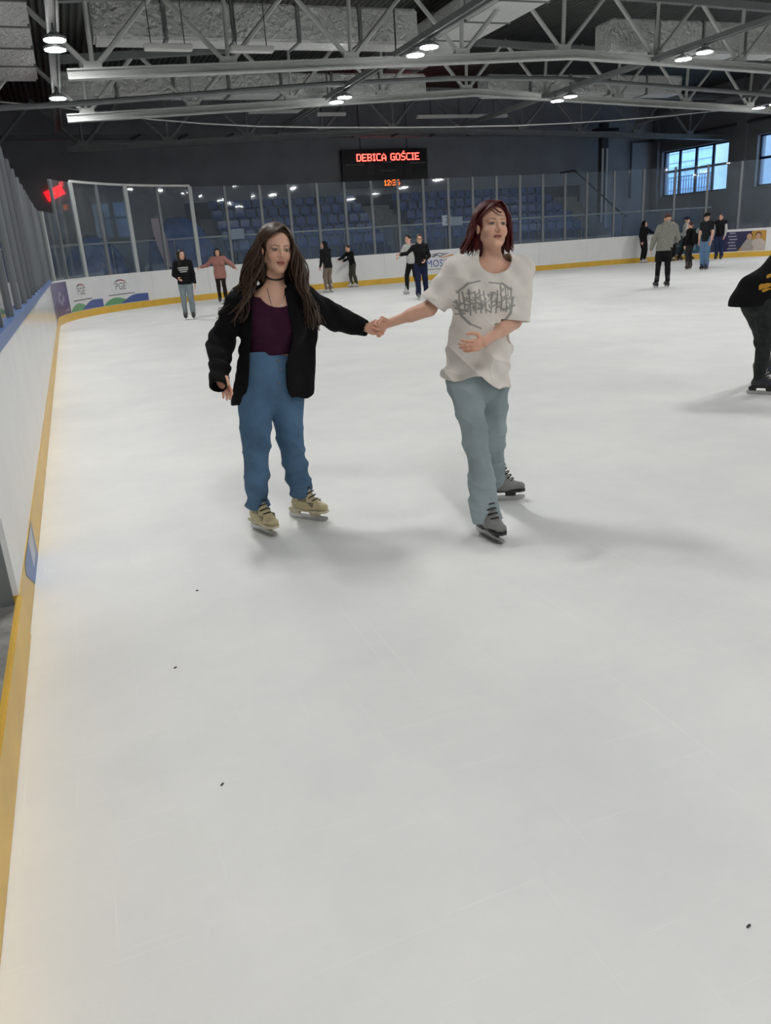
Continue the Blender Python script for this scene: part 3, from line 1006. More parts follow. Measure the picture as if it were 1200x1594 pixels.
class Field:
    def __init__(s, lo, hi, base, refs=()):
        """refs: (centre, half size, step) boxes in which the grid is finer"""
        s.ax = [axis_pts(lo[i], hi[i], base, [(c[i] - r, c[i] + r, q) for c, r, q in refs]) for i in range(3)]
        s.D = np.full([len(a) for a in s.ax], 0.3, np.float32)

    def block(s, lo, hi):
        sl = []
        for i in range(3):
            a = max(0, int(np.searchsorted(s.ax[i], lo[i])) - 1)
            b = min(len(s.ax[i]), int(np.searchsorted(s.ax[i], hi[i])) + 1)
            if b - a < 2:
                return None, None
            sl.append(slice(a, b))
        P = (s.ax[0][sl[0]][:, None, None], s.ax[1][sl[1]][None, :, None], s.ax[2][sl[2]][None, None, :])
        return tuple(sl), P

    def add(s, fn, lo, hi, k=0.0, pad=0.03):
        lo, hi = np.array(lo) - pad - k, np.array(hi) + pad + k
        sl, P = s.block(lo, hi)
        if sl is None:
            return
        d = fn(*P).astype(np.float32)
        D = s.D[sl]
        if k > 0:
            h = np.clip(0.5 + 0.5 * (D - d) / k, 0, 1)
            s.D[sl] = D * (1 - h) + d * h - k * h * (1 - h)
        else:
            s.D[sl] = np.minimum(D, d)

    def cut(s, fn, lo, hi, k=0.0):
        """remove the inside of fn"""
        sl, P = s.block(np.array(lo), np.array(hi))
        if sl is None:
            return
        d = -fn(*P).astype(np.float32)
        D = s.D[sl]
        if k > 0:
            h = np.clip(0.5 - 0.5 * (D - d) / k, 0, 1)
            s.D[sl] = D * (1 - h) + d * h + k * h * (1 - h)
        else:
            s.D[sl] = np.maximum(D, d)

    def half(s, p, n):
        """keep what lies on the far side of the plane through p with normal n"""
        d = (s.ax[0][:, None, None] - p[0]) * n[0] + (s.ax[1][None, :, None] - p[1]) * n[1] + (s.ax[2][None, None, :] - p[2]) * n[2]
        s.D = np.maximum(s.D, -d.astype(np.float32))

    def displace(s, fn):
        """fn(x, y, z) -> metres moved outward, near the surface only"""
        m_ = np.abs(s.D) < 0.05
        i, j, k = np.nonzero(m_)
        s.D[m_] -= fn(s.ax[0][i], s.ax[1][j], s.ax[2][k]).astype(np.float32)

    def sample(s, P):
        P = np.atleast_2d(P)
        idx, fr = [], []
        for i in range(3):
            a = s.ax[i]
            q = np.clip(np.searchsorted(a, P[:, i]) - 1, 0, len(a) - 2)
            idx.append(q)
            fr.append(np.clip((P[:, i] - a[q]) / (a[q + 1] - a[q]), 0, 1))
        o = 0
        for c in range(8):
            w = 1
            id_ = []
            for i in range(3):
                b = c >> i & 1
                w = w * (fr[i] if b else 1 - fr[i])
                id_.append(idx[i] + b)
            o = o + w * s.D[tuple(id_)]
        return o

    def push_out(s, P, r, it=3):
        e = 0.006
        for _ in range(it):
            d = s.sample(P)
            g = np.stack([s.sample(P + np.eye(3)[i] * e) - s.sample(P - np.eye(3)[i] * e) for i in range(3)], -1)
            n = np.linalg.norm(g, axis=1)[:, None]
            g = np.where(n > 1e-5, g / (n + 1e-9), 0)
            P = P + g * np.maximum(0, r - d)[:, None]
        return P

    def mesh(s):
        D = s.D
        S = D < 0
        n = np.array(D.shape) - 1
        cnt = np.zeros(n, np.uint8)
        for c in range(8):
            a, b, c_ = c & 1, c >> 1 & 1, c >> 2 & 1
            cnt += S[a:a + n[0], b:b + n[1], c_:c_ + n[2]]
        act = (cnt > 0) & (cnt < 8)
        idx = np.argwhere(act)
        num = np.full(n, -1, np.int32)
        num[act] = np.arange(len(idx), dtype=np.int32)
        offs = np.array([(c & 1, c >> 1 & 1, c >> 2 & 1) for c in range(8)])
        dv = [D[idx[:, 0] + o[0], idx[:, 1] + o[1], idx[:, 2] + o[2]] for o in offs]
        pv = [np.stack([s.ax[i][idx[:, i] + o[i]] for i in range(3)], -1) for o in offs]
        acc = np.zeros((len(idx), 3))
        k = np.zeros(len(idx))
        for a in range(8):
            for b in range(a + 1, 8):
                if bin(a ^ b).count('1') != 1:
                    continue
                mm = (dv[a] < 0) != (dv[b] < 0)
                t = np.where(mm, dv[a] / np.where(mm, dv[a] - dv[b], 1), 0)
                acc += np.where(mm[:, None], pv[a] + (pv[b] - pv[a]) * t[:, None], 0)
                k += mm
        V = acc / k[:, None]
        Fc = []
        for ax in range(3):
            o1, o2 = [(1, 2), (2, 0), (0, 1)][ax]
            A = np.swapaxes(np.moveaxis(S, (ax, o1, o2), (0, 1, 2)), 0, 0)
            N = np.moveaxis(num, (ax, o1, o2), (0, 1, 2))
            d = A[:-1] != A[1:]
            ii, jj, kk = np.nonzero(d[:, 1:-1, 1:-1])
            jj, kk = jj + 1, kk + 1
            q = np.stack([N[ii, jj - 1, kk - 1], N[ii, jj, kk - 1], N[ii, jj, kk], N[ii, jj - 1, kk]], -1)
            fl = A[ii, jj, kk]
            q[~fl] = q[~fl][:, ::-1]
            Fc.append(q)
        Fc = np.concatenate(Fc)
        Fc = Fc[(Fc >= 0).all(1)]
        return V, Fc


def mesh_obj(name, V, Fq, material, parent, color=None):
    me = bpy.data.meshes.new(name)
    off = np.array(wloc(parent)) if parent is not None else np.zeros(3)
    me.vertices.add(len(V))
    me.vertices.foreach_set('co', (V - off).astype(np.float32).ravel())
    k = Fq.shape[1]
    me.loops.add(len(Fq) * k)
    me.loops.foreach_set('vertex_index', Fq.ravel().astype(np.int32))
    me.polygons.add(len(Fq))
    me.polygons.foreach_set('loop_start', np.arange(0, len(Fq) * k, k, dtype=np.int32))
    me.polygons.foreach_set('loop_total', np.full(len(Fq), k, dtype=np.int32))
    me.update(calc_edges=True)
    me.validate()
    me.shade_smooth()
    if color is not None:
        at = me.color_attributes.new('Col', 'FLOAT_COLOR', 'POINT')
        at.data.foreach_set('color', np.concatenate([color, np.ones((len(color), 1))], 1).astype(np.float32).ravel())
    return link(name, me, material, parent)


# ---- primitives
def rcone(a, b, ra, rb):
    a, b = np.array(a, float), np.array(b, float)
    ba = b - a
    L2 = ba @ ba + 1e-12

    def fn(x, y, z):
        px, py, pz = x - a[0], y - a[1], z - a[2]
        h = np.clip((px * ba[0] + py * ba[1] + pz * ba[2]) / L2, 0, 1)
        return np.sqrt((px - h * ba[0]) ** 2 + (py - h * ba[1]) ** 2 + (pz - h * ba[2]) ** 2) - (ra + (rb - ra) * h)
    return fn


def econe(a, b, ra, rb, n, flat):
    """tapering bar with an oval section, thin along n"""
    a, b, n = np.array(a, float), np.array(b, float), unit(n)
    ba = b - a
    L2 = ba @ ba + 1e-12

    def fn(x, y, z):
        px, py, pz = x - a[0], y - a[1], z - a[2]
        h = np.clip((px * ba[0] + py * ba[1] + pz * ba[2]) / L2, 0, 1)
        vx, vy, vz = px - h * ba[0], py - h * ba[1], pz - h * ba[2]
        r = ra + (rb - ra) * h
        vn = vx * n[0] + vy * n[1] + vz * n[2]
        v2 = vx * vx + vy * vy + vz * vz
        k0 = np.sqrt(v2 + vn * vn * (1 / flat ** 2 - 1)) / r
        k1 = np.sqrt(v2 + vn * vn * (1 / flat ** 4 - 1)) / (r * r)
        return k0 * (k0 - 1) / (k1 + 1e-6)
    return fn


def bnd(*pr):
    """box round points with radii"""
    lo = np.min([np.array(p) - r for p, r in pr], 0)
    hi = np.max([np.array(p) + r for p, r in pr], 0)
    return lo, hi


def ell(c, r):
    def fn(x, y, z):
        a, b, d = x - c[0], y - c[1], z - c[2]
        k0 = np.sqrt((a / r[0]) ** 2 + (b / r[1]) ** 2 + (d / r[2]) ** 2)
        k1 = np.sqrt((a / r[0] ** 2) ** 2 + (b / r[1] ** 2) ** 2 + (d / r[2] ** 2) ** 2)
        return k0 * (k0 - 1) / (k1 + 1e-6)
    return fn


def smin(a, b, k):
    h = np.clip(0.5 + 0.5 * (b - a) / k, 0, 1)
    return b * (1 - h) + a * h - k * h * (1 - h)


def smax(a, b, k):
    return -smin(-a, -b, k)


# ---- head in its own axes: x to the person's right, y forward, z up, origin between the ears at eye height
def head_sdf(x, y, z, fem=True):
    ax = np.abs(x)
    d = ell((0, -0.018, 0.036), (0.074, 0.094, 0.082))(x, y, z)
    d = smin(d, ell((0, 0.026, -0.028), (0.059, 0.064, 0.086))(x, y, z), 0.035)
    d = smin(d, rcone((0.047, 0.005, -0.058), (0.012, 0.066, -0.098), 0.016, 0.016)(ax, y, z), 0.03)
    d = smin(d, ell((0, 0.072, -0.098), (0.018, 0.016, 0.015))(x, y, z), 0.018)
    d = smin(d, ell((0.035, 0.060, -0.034), (0.024, 0.022, 0.024))(ax, y, z), 0.02)
    d = smin(d, rcone((0.0, 0.082, 0.024), (0.040, 0.070, 0.022), 0.011, 0.009)(ax, y, z), 0.018)
    # eye sockets, eyeballs and lids
    d = smax(d, -ell((0.031, 0.097, 0.002), (0.019, 0.014, 0.011))(ax, y, z), 0.012)
    d = smin(d, ell((0.031, 0.0735, 0.002), (0.0145, 0.0135, 0.012))(ax, y, z), 0.003)
    # nose
    d = smin(d, rcone((0, 0.088, 0.008), (0, 0.107, -0.026), 0.0065, 0.0095)(x, y, z), 0.012)
    d = smin(d, ell((0.011, 0.096, -0.031), (0.0075, 0.010, 0.007))(ax, y, z), 0.006)
    # lips
    d = smin(d, ell((0, 0.0905, -0.0575), (0.023, 0.009, 0.0055))(x, y, z), 0.006)
    d = smin(d, ell((0, 0.0895, -0.0675), (0.019, 0.010, 0.0065))(x, y, z), 0.006)
    d = smax(d, -ell((0, 0.103, -0.0622), (0.021, 0.008, 0.0012))(x, y, z), 0.003)
    # ears
    d = smin(d, ell((0.076, -0.008, -0.008), (0.009, 0.019, 0.030))(ax, y, z), 0.008)
    return d


def head_color(L, base, lip, brow, iris=(0.05, 0.03, 0.02)):
    """skin with lips, brows and eyes, at local head coordinates L"""
    x, y, z = np.abs(L[:, 0]), L[:, 1], L[:, 2]
    C = np.tile(np.array(base, float), (len(L), 1))

    def put(w, col):
        w = np.clip(w, 0, 1)[:, None]
        C[:] = C * (1 - w) + np.array(col) * w
    fr = np.clip((y - 0.05) / 0.02, 0, 1)
    put(0.35 * np.exp(-(((x - 0.042) / 0.02) ** 2 + ((z + 0.035) / 0.02) ** 2)) * fr, (base[0] * 1.05, base[1] * 0.72, base[2] * 0.68))
    put(0.3 * np.exp(-((x / 0.012) ** 2 + ((z + 0.028) / 0.01) ** 2)) * fr, (base[0] * 1.0, base[1] * 0.72, base[2] * 0.68))
    e = ((x - 0.031) / 0.0135) ** 2 + ((z - 0.0015) / 0.0062) ** 2
    put((1.35 - e) * 2.2 * fr, (0.10, 0.055, 0.04))
    put((0.85 - e) * 3 * fr, (0.40, 0.34, 0.31))
    put((1.25 - ((x - 0.031) / 0.006) ** 2 - ((z - 0.0018) / 0.006) ** 2) * 2 * fr, iris)
    put(np.clip(1.2 - np.abs(z - (0.0085 - 9 * (x - 0.031) ** 2)) / 0.0026, 0, 1) * (np.abs(x - 0.031) < 0.0155) * fr * 0.9, (0.05, 0.028, 0.022))
    bz = 0.0225 + 0.004 * np.clip((x - 0.015) / 0.02, 0, 1) - 14 * np.clip(x - 0.038, 0, 1) ** 2 * 8
    put(np.clip(1.3 - np.abs(z - bz) / 0.0042, 0, 1) * ((x > 0.011) & (x < 0.052)) * fr * 0.85, brow)
    l_ = (x / 0.0225) ** 2 + ((z + 0.0622) / 0.0088) ** 2
    put((1.15 - l_) * 2.5 * fr, lip)
    put(np.clip(1.2 - np.abs(z + 0.0622 - 3 * x * x) / 0.0016, 0, 1) * (x < 0.023) * fr * 0.85, (lip[0] * 0.25, lip[1] * 0.2, lip[2] * 0.2))
    return C


# ---- hand in its own axes: y along the fingers, z out of the back of the hand, x to the thumb
def hand_prims(curl=(0.35, 0.45, 0.35), spread=0.05, thumb=(0.35, 0.5), k=1.0):
    pr = []
    pr.append(('e', (0.0, 0.045, 0.0), (0.040, 0.054, 0.0145)))
    base = [(0.029, 0.088), (0.010, 0.094), (-0.010, 0.090), (-0.028, 0.080)]
    ln = [0.070, 0.078, 0.072, 0.056]
    rr = [0.0088, 0.009, 0.0086, 0.0076]
    for i in range(4):
        p = np.array([base[i][0], base[i][1] - 0.012, 0.0])
        sp = spread * (1.5 - i)
        a = 0.0
        cu = curl[i] if hasattr(curl[0], '__len__') else curl
        for j, (fr, c) in enumerate(zip((0.46, 0.30, 0.24), cu)):
            a += c
            L = ln[i] * fr + (0.012 if j == 0 else 0)
            d = np.array([math.sin(sp) * math.cos(a), math.cos(sp) * math.cos(a), -math.sin(a)])
            q = p + d * L
            pr.append(('c', p, q, rr[i] * (1 - 0.08 * j), rr[i] * (0.92 - 0.09 * j)))
            p = q
    p = np.array([0.022, 0.018, -0.004])
    q = p + np.array([math.sin(0.75 + thumb[0]), math.cos(0.75 + thumb[0]), -0.25]) * 0.042
    pr.append(('c', p, q, 0.015, 0.0115))
    q2 = q + unit([math.sin(0.5 - thumb[1] * 0.6), math.cos(0.5 - thumb[1] * 0.6), -0.25 - thumb[1]]) * 0.032
    pr.append(('c', q, q2, 0.0108, 0.0098))
    q3 = q2 + unit([math.sin(0.3 - thumb[1]), math.cos(0.3 - thumb[1]), -0.3 - thumb[1]]) * 0.026
    pr.append(('c', q2, q3, 0.0098, 0.0078))
    return pr


def hand_sdf(prims):
    def fn(x, y, z):
        d = None
        for p in prims:
            q = ell(p[1], p[2])(x, y, z) if p[0] == 'e' else rcone(p[1], p[2], p[3], p[4])(x, y, z)
            d = q if d is None else smin(d, q, 0.006)
        return d
    return fn


def local(fn, O, R, s=1.0):
    """fn given in own axes (rows of R), origin O, scale s"""
    def g(x, y, z):
        a, b, c = (x - O[0]) / s, (y - O[1]) / s, (z - O[2]) / s
        return fn(R[0][0] * a + R[0][1] * b + R[0][2] * c, R[1][0] * a + R[1][1] * b + R[1][2] * c, R[2][0] * a + R[2][1] * b + R[2][2] * c) * s
    return g


def frame(fwd, up):
    f = unit(fwd)
    r = unit(np.cross(f, up))
    return np.array([r, f, np.cross(r, f)])


def fwd_dir(deg, pitch=0.0):
    """0 = towards the camera's end of the rink (-Y), +90 = towards +X"""
    a, p = math.radians(deg), math.radians(pitch)
    return np.array([math.sin(a) * math.cos(p), -math.cos(a) * math.cos(p), math.sin(p)])


def tilt_up(f, deg):
    """up vector for a head that looks along f and leans deg to the person's right"""
    R = frame(f, (0, 0, 1))
    a = math.radians(deg)
    return math.cos(a) * R[2] + math.sin(a) * R[0]


WN = [(RNG.normal(size=3), RNG.uniform(0, 6.28)) for _ in range(8)]


def wrinkle(x, y, z, f=14.0, amp=0.004, seed=0, st=(1, 1, 0.6)):
    d = 0
    for i, (k, ph) in enumerate(WN):
        q = np.roll(k, seed)
        d = d + np.sin(f * (0.7 + 0.2 * i) * (q[0] * x * st[0] + q[1] * y * st[1] + q[2] * z * st[2]) + ph + seed * 1.7 + 0.8 * np.sin(3.1 * z * f / 10 + i)) / (1 + 0.35 * i)
    return amp * 0.5 * d


def crease(x, y, z, d, f, amp, wob=1.0, ph=0.0):
    """sharp narrow folds across direction d"""
    u = f * (d[0] * x + d[1] * y + d[2] * z) + ph + wob * np.sin(0.31 * f * (d[2] * x - d[0] * z) + 1.3 + ph) + 0.6 * wob * np.sin(0.7 * f * (y + 0.5 * x) + ph)
    return amp * (1 - 2 * np.abs(np.sin(u)) ** 0.6)


class Figure:
    """joints J: H N P sR sL eR eL wR wL hR hL kR kL aR aL; hd = (forward, up) of the head"""
    def __init__(s, label, J, hd, skin, vox=0.005, hvox=0.0026, fem=True, hs=1.0, hands=None, group=None, base=None):
        s.J = {k: np.array(v, float) for k, v in J.items()}
        J = s.J
        b = base if base is not None else ((J['aR'] + J['aL']) / 2 * [1, 1, 0])
        s.root = thing('person', label, 'person', tuple(b), group)
        s.hs, s.fem, s.vox = hs, fem, vox
        s.r = unit(J['sR'] - J['sL'])
        s.up = unit(J['N'] - J['P'])
        s.f = unit(np.cross(s.up, s.r))
        s.hr = unit(J['hR'] - J['hL'])
        s.hf = unit(np.cross((0, 0, 1), s.hr))
        s.HR = frame(*hd)
        s.k = np.linalg.norm(J['N'] - J['P']) / 0.50
        s.skin = skin
        s.hands = hands or {}
        s.hvox = hvox

    def bounds(s, pad=0.25):
        P = np.array(list(s.J.values()))
        return P.min(0) - pad, P.max(0) + pad

    def torso_pts(s):
        J = s.J
        C = J['P'] + (J['N'] - J['P']) * 0.68
        Wt = J['P'] + (J['N'] - J['P']) * 0.30
        return C, Wt

    def add_torso(s, F, g, k=0.04, flat=0.68):
        """trunk grown by g"""
        J = s.J
        q = s.k
        C, Wt = s.torso_pts()
        U = J['P'] + (J['N'] - J['P']) * 0.86
        w = np.linalg.norm(J['sR'] - J['sL']) / 2
        cw = max(0.10, w * 0.82)
        F.add(econe(Wt, C, 0.112 * q + g, cw + 0.012 + g, s.f, flat), *bnd((Wt, .25), (C, .3)), k=k)
        F.add(econe(C, U, cw + 0.012 + g, cw * 0.86 + g, s.f, flat * 0.92), *bnd((U, .3), (C, .3)), k=k)
        F.add(econe(J['P'] + s.up * 0.02, Wt, 0.142 * q + g, 0.112 * q + g, s.f, 0.74), *bnd((J['P'], .3), (Wt, .25)), k=k)
        for a in ('sR', 'sL'):
            F.add(rcone(J['N'] - s.up * 0.05 - s.f * 0.01, J[a], 0.052 + g, 0.047 + g), *bnd((J['N'], .12), (J[a], .12)), k=0.05)
        if s.fem:
            for e in (-1, 1):
                c = C + s.r * e * 0.072 * q + s.f * (0.078 * q + g * 0.6 - (0.018 if g < 0 else 0)) - s.up * 0.025
                F.add(rcone(c, c + s.up * 0.03 - s.f * 0.03, 0.052 + g * 0.5, 0.045 + g * .5), *bnd((c, .15)), k=0.05)

    def add_arm(s, F, side, g0, g1, g2, k=0.015, part=1.0):
        J = s.J
        a, e, w = J['s' + side], J['e' + side], J['w' + side]
        F.add(rcone(a, e, 0.046 + g0, 0.037 + g1), *bnd((a, .15), (e, .15)), k=k)
        if part > 0:
            w2 = e + (w - e) * part
            F.add(rcone(e, w2, 0.037 + g1, 0.024 + g2), *bnd((e, .15), (w2, .15)), k=0.02)

    def add_legs(s, F, g0, g1, g2, k=0.02, sides='RL', end=1.0):
        J = s.J
        for q in sides:
            h, kn, a = J['h' + q], J['k' + q], J['a' + q]
            F.add(rcone(h, kn, 0.083 * s.k + g0, 0.054 * s.k + g1), *bnd((h, .2), (kn, .2)), k=k)
            a2 = kn + (a - kn) * end
            F.add(rcone(kn, a2, 0.054 * s.k + g1, 0.037 + g2), *bnd((kn, .2), (a2, .2)), k=0.03)
            if g0 < 0.02:
                c = kn + (a - kn) * 0.3 - s.hf * 0.02
                F.add(rcone(c, kn + (a - kn) * 0.6 - s.hf * .01, 0.048 + g1, 0.036 + g1), *bnd((c, .2)), k=0.03)

    def body(s, lip=(0.45, 0.16, 0.14), brow=(0.09, 0.05, 0.035), iris=(0.05, 0.03, 0.02)):
        J = s.J
        refs = [(J['H'], 0.135 * s.hs, s.hvox)]
        for q in 'RL':
            hd = s.hands.get(q)
            if hd:
                refs.append((J['w' + q] + unit(hd['dir']) * 0.08, 0.10, s.hvox * 1.25))
        lo, hi = s.bounds(0.28)
        lo[2] = max(lo[2], 0.03)
        F = Field(lo, hi, s.vox * 1.7, refs)
        s.add_torso(F, -0.006)
        for q in 'RL':
            s.add_arm(F, q, 0, 0, 0)
            a = J['e' + q] + (J['w' + q] - J['e' + q]) * 0.2
            F.add(rcone(J['e' + q], J['e' + q] + (J['w' + q] - J['e' + q]) * 0.45, 0.037, 0.037), *bnd((J['e' + q], .15), (a, .15)), k=0.02)
        s.add_legs(F, -0.012, -0.008, -0.006, end=0.96)
        nb = J['H'] + s.HR.T @ np.array([0, -0.012, -0.07]) * s.hs
        F.add(rcone(J['N'] - s.up * 0.01, nb, 0.053 * (0.95 if s.fem else 1.1), 0.050 * (0.95 if s.fem else 1.12)), *bnd((J['N'], .1), (nb, .1)), k=0.03)
        F.add(local(lambda x, y, z: head_sdf(x, y, z, s.fem), J['H'], s.HR, s.hs), *bnd((J['H'], 0.15 * s.hs)), k=0.014)
        for q in 'RL':
            hd = s.hands.get(q)
            if hd:
                R = np.array([unit(hd['thumb']), unit(hd['dir']), None], dtype=object)
                y = unit(hd['dir'])
                x = unit(hd['thumb'] - y * (np.array(hd['thumb']) @ y))
                z = np.cross(x, y)
                if hd.get('flip'):
                    z = -z
                R = np.array([x, y, z])
                pr = hand_prims(hd.get('curl', (0.35, 0.45, 0.35)), hd.get('spread', 0.06), hd.get('tpose', (0.2, 0.4)))
                c = J['w' + q] + y * 0.09
                F.add(local(hand_sdf(pr), J['w' + q] + y * hd.get('off', 0.0), R, hd.get('size', 0.92)), *bnd((c, 0.14)), k=0.008)
        V, Q = F.mesh()
        L = (V - J['H']) @ s.HR.T / s.hs
        C = np.tile(np.array(s.skin, float), (len(V), 1))
        mh = (np.abs(L) < 0.16).all(1)
        C[mh] = head_color(L[mh], s.skin, lip, brow, iris)
        for q in 'RL':
            if s.hands.get(q):
                d = np.linalg.norm(V - (J['w' + q] + unit(s.hands[q]['dir']) * 0.1), axis=1)
                w = np.clip(1.3 - d / 0.11, 0, 1)[:, None] * 0.45
                C = C * (1 - w) + np.array(s.skin) * [1.05, 0.80, 0.78] * w
        s.F = F
        s.bodyobj = mesh_obj('body', V, Q, skin_mat(), s.root, C)
        return s.bodyobj

    def garment(s, name, build, material, vox=None, color=None, refs=(), label=None, bounds=None):
        lo, hi = s.bounds(0.25) if bounds is None else bounds
        lo = np.array(lo)
        lo[2] = max(lo[2], 0.02)
        F = Field(lo, hi, vox or s.vox, refs)
        build(F)
        V, Q = F.mesh()
        o = mesh_obj(name, V, Q, material, s.root, None if color is None else color(V))
        if label:
            o['label'] = label
        return F, o


def skin_mat():
    if 'skin' not in MAT:
        M = mat('skin', (0.6, 0.35, 0.27), 0.5, attr='Col', noise=0.05, nscale=25)
        M.node_tree.nodes['Principled BSDF'].inputs['Subsurface Weight'].default_value = 0.12
        M.node_tree.nodes['Principled BSDF'].inputs['Subsurface Radius'].default_value = (0.012, 0.005, 0.003)
        MAT['skin'] = M
    return MAT['skin']


def cloth(name, col, rough=0.85, noise=0.12, nscale=18, sheen=0.0, bump=0.25, bscale=220, attr=None):
    k = 'cloth ' + name
    if k not in MAT:
        MAT[k] = mat(name, col, rough, spec=0.2, noise=noise, nscale=nscale, bump=bump, bscale=bscale, sheen=sheen, attr=attr)
    return MAT[k]


# ---- skates: boot, blade, laces; made once, then copied with their own colours
def make_skate_meshes(vox=0.005):
    F = Field((-0.09, -0.16, 0.02), (0.09, 0.22, 0.36), vox)
    n = np.array([1., 0, 0])
    F.add(econe((0, 0.0, 0.13), (0, -0.018, 0.27), 0.052, 0.058, n, 0.80), *bnd(((0, 0, .13), .1), ((0, 0, .27), .1)))
    F.add(econe((0, -0.035, 0.105), (0, 0.06, 0.108), 0.044, 0.046, n, 0.85), *bnd(((0, 0, .1), .12)), k=0.03)
    F.add(econe((0, 0.055, 0.103), (0, 0.148, 0.094), 0.050, 0.034, np.array([0, 0, 1.]), 0.74), *bnd(((0, .05, .1), .1), ((0, .15, .1), .1)), k=0.03)
    F.add(econe((0, -0.01, 0.24), (0, 0.045, 0.155), 0.034, 0.034, n, 0.9), *bnd(((0, 0, .2), .12)), k=0.02)
    F.half((0, 0, 0.072), (0, 0, 1))
    F.cut(ell((0, -0.02, 0.30), (0.036, 0.045, 0.05)), (-.09, -.16, .2), (.09, .22, .4), 0.004)
    boot = F.mesh()
    return boot


SKATE = make_skate_meshes()
SKATE_CACHE = {}


def skate(parent, ankle, heading, cols, roll=0.0, pitch=0.0, size=1.0, lift=0.0):
    """cols: boot, sole/holder, blade; stands under the ankle"""
    key = (cols, size)
    if key not in SKATE_CACHE:
        V, Q = SKATE
        bm_, hm_, dm_ = MAT_BOOT(cols[0]), MAT_BOOT(cols[1]), MAT_BOOT('blade')
        b = mesh_obj('skate', V * size, Q, bm_, None)
        mb = MB()
        outline = [(-0.033, -0.085), (-0.036, -0.03), (-0.034, 0.05), (-0.043, 0.10), (-0.040, 0.15), (-0.018, 0.182), (0.018, 0.182), (0.040, 0.15), (0.043, 0.10), (0.034, 0.05), (0.036, -0.03), (0.033, -0.085)]
        n = len(outline)
        mb.add([(x, y, 0.062) for x, y in outline] + [(x, y, 0.076) for x, y in outline], [tuple(reversed(range(n))), tuple(range(n, 2 * n))] + [(i, (i + 1) % n, n + (i + 1) % n, n + i) for i in range(n)])
        for y, w in ((-0.06, 0.032), (0.09, 0.034)):
            mb.add([(-w * .8, y - .035, 0.064), (w * .8, y - .035, 0.064), (w * .8, y + .035, 0.064), (-w * .8, y + .035, 0.064), (-0.006, y - .03, 0.030), (0.006, y - .03, 0.030), (0.006, y + .03, 0.030), (-0.006, y + .03, 0.030)],
                   [(0, 1, 2, 3), (7, 6, 5, 4), (0, 4, 5, 1), (1, 5, 6, 2), (2, 6, 7, 3), (3, 7, 4, 0)])
        mb.v = [tuple(np.array(p) * size) for p in mb.v]
        h = mb.build('blade_holder', hm_, b)
        pr = [(-0.115, 0.022), (-0.11, 0.004), (-0.08, 0.0), (0.13, 0.0), (0.165, 0.006), (0.182, 0.022), (0.178, 0.034), (0.0, 0.034), (-0.11, 0.034)]
        n = len(pr)
        mb = MB().add([(-0.003, y * size, z * size) for y, z in pr] + [(0.003, y * size, z * size) for y, z in pr], [tuple(range(n)), tuple(reversed(range(n, 2 * n)))] + [(i, n + i, n + (i + 1) % n, (i + 1) % n) for i in range(n)])
        mb.build('blade', dm_, b)
        mb = MB()
        for i in range(6):
            t = i / 5
            y, z = 0.098 - 0.068 * t, 0.140 + 0.115 * t
            dy = 0.012
            w = 0.030
            mb.tube([np.array(p) * size for p in ((-w, y - 0.014, z - 0.010), (-w * .5, y + dy - 0.004, z + 0.003), (0, y + dy, z + 0.006), (w * .5, y + dy - 0.004, z + 0.003), (w, y - 0.014, z - 0.010))], 0.0042 * size, 5)
        mb.build('laces', MAT_BOOT(cols[2]), b, smooth=True)
        if len(cols) > 3:
            for sx in (-1, 1):
                for y, z, w in ((0.028, 0.135, 0.03), (-0.005, 0.195, 0.028), (0.085, 0.115, 0.022)):
                    x0 = 0.040 if z < 0.15 else 0.044
                    mb = MB().box((sx * x0 - 0.006, y - w, z - 0.014), (sx * x0 + 0.006, y + w, z + 0.014))
                    mb.v = [tuple(np.array(p) * size) for p in mb.v]
                    mb.build('side_patch', MAT_BOOT(cols[3]), b)
        SKATE_CACHE[key] = b
        o = b
    else:
        o = copy_tree(SKATE_CACHE[key])
    o.parent = parent
    a = np.array(ankle, float)
    hd = unit([heading[0], heading[1], 0])
    # local +y -> heading
    o.rotation_euler = Matrix.Rotation(math.atan2(-hd[0], hd[1]), 3, 'Z').to_euler()
    mrot = Matrix.Rotation(math.atan2(-hd[0], hd[1]), 3, 'Z') @ Matrix.Rotation(math.radians(pitch), 3, 'X') @ Matrix.Rotation(math.radians(roll), 3, 'Y')
    o.rotation_euler = mrot.to_euler()
    lc = mrot @ Vector((0, -0.01, 0.14)) * size
    pos = Vector(a) - lc
    if not lift:
        low = min((mrot @ Vector((sx * .003, y * size, z * size))).z for sx in (-1, 1) for y, z in ((-0.115, 0.0), (0.165, 0.0), (-0.08, 0), (0.13, 0)))
        pos.z = -low + 0.001
    else:
        pos.z = lift
    o.location = pos - Vector(wloc(parent))
    return o


BOOTS = dict(cream=(0.50, 0.43, 0.25), dark=(0.02, 0.02, 0.022), grey=(0.20, 0.20, 0.195), white=(0.62, 0.62, 0.60), taupe=(0.22, 0.19, 0.13), blade=(0.5, 0.5, 0.5), navy=(0.015, 0.02, 0.05), brown=(0.05, 0.03, 0.028), ivory=(0.55, 0.50, 0.36))


def MAT_BOOT(n):
    k = 'boot ' + n
    if k not in MAT:
        MAT[k] = mat('skate ' + n, BOOTS[n], 0.25 if n == 'blade' else 0.5, metal=0.9 if n == 'blade' else 0.0, noise=0.1, nscale=20)
    return MAT[k]


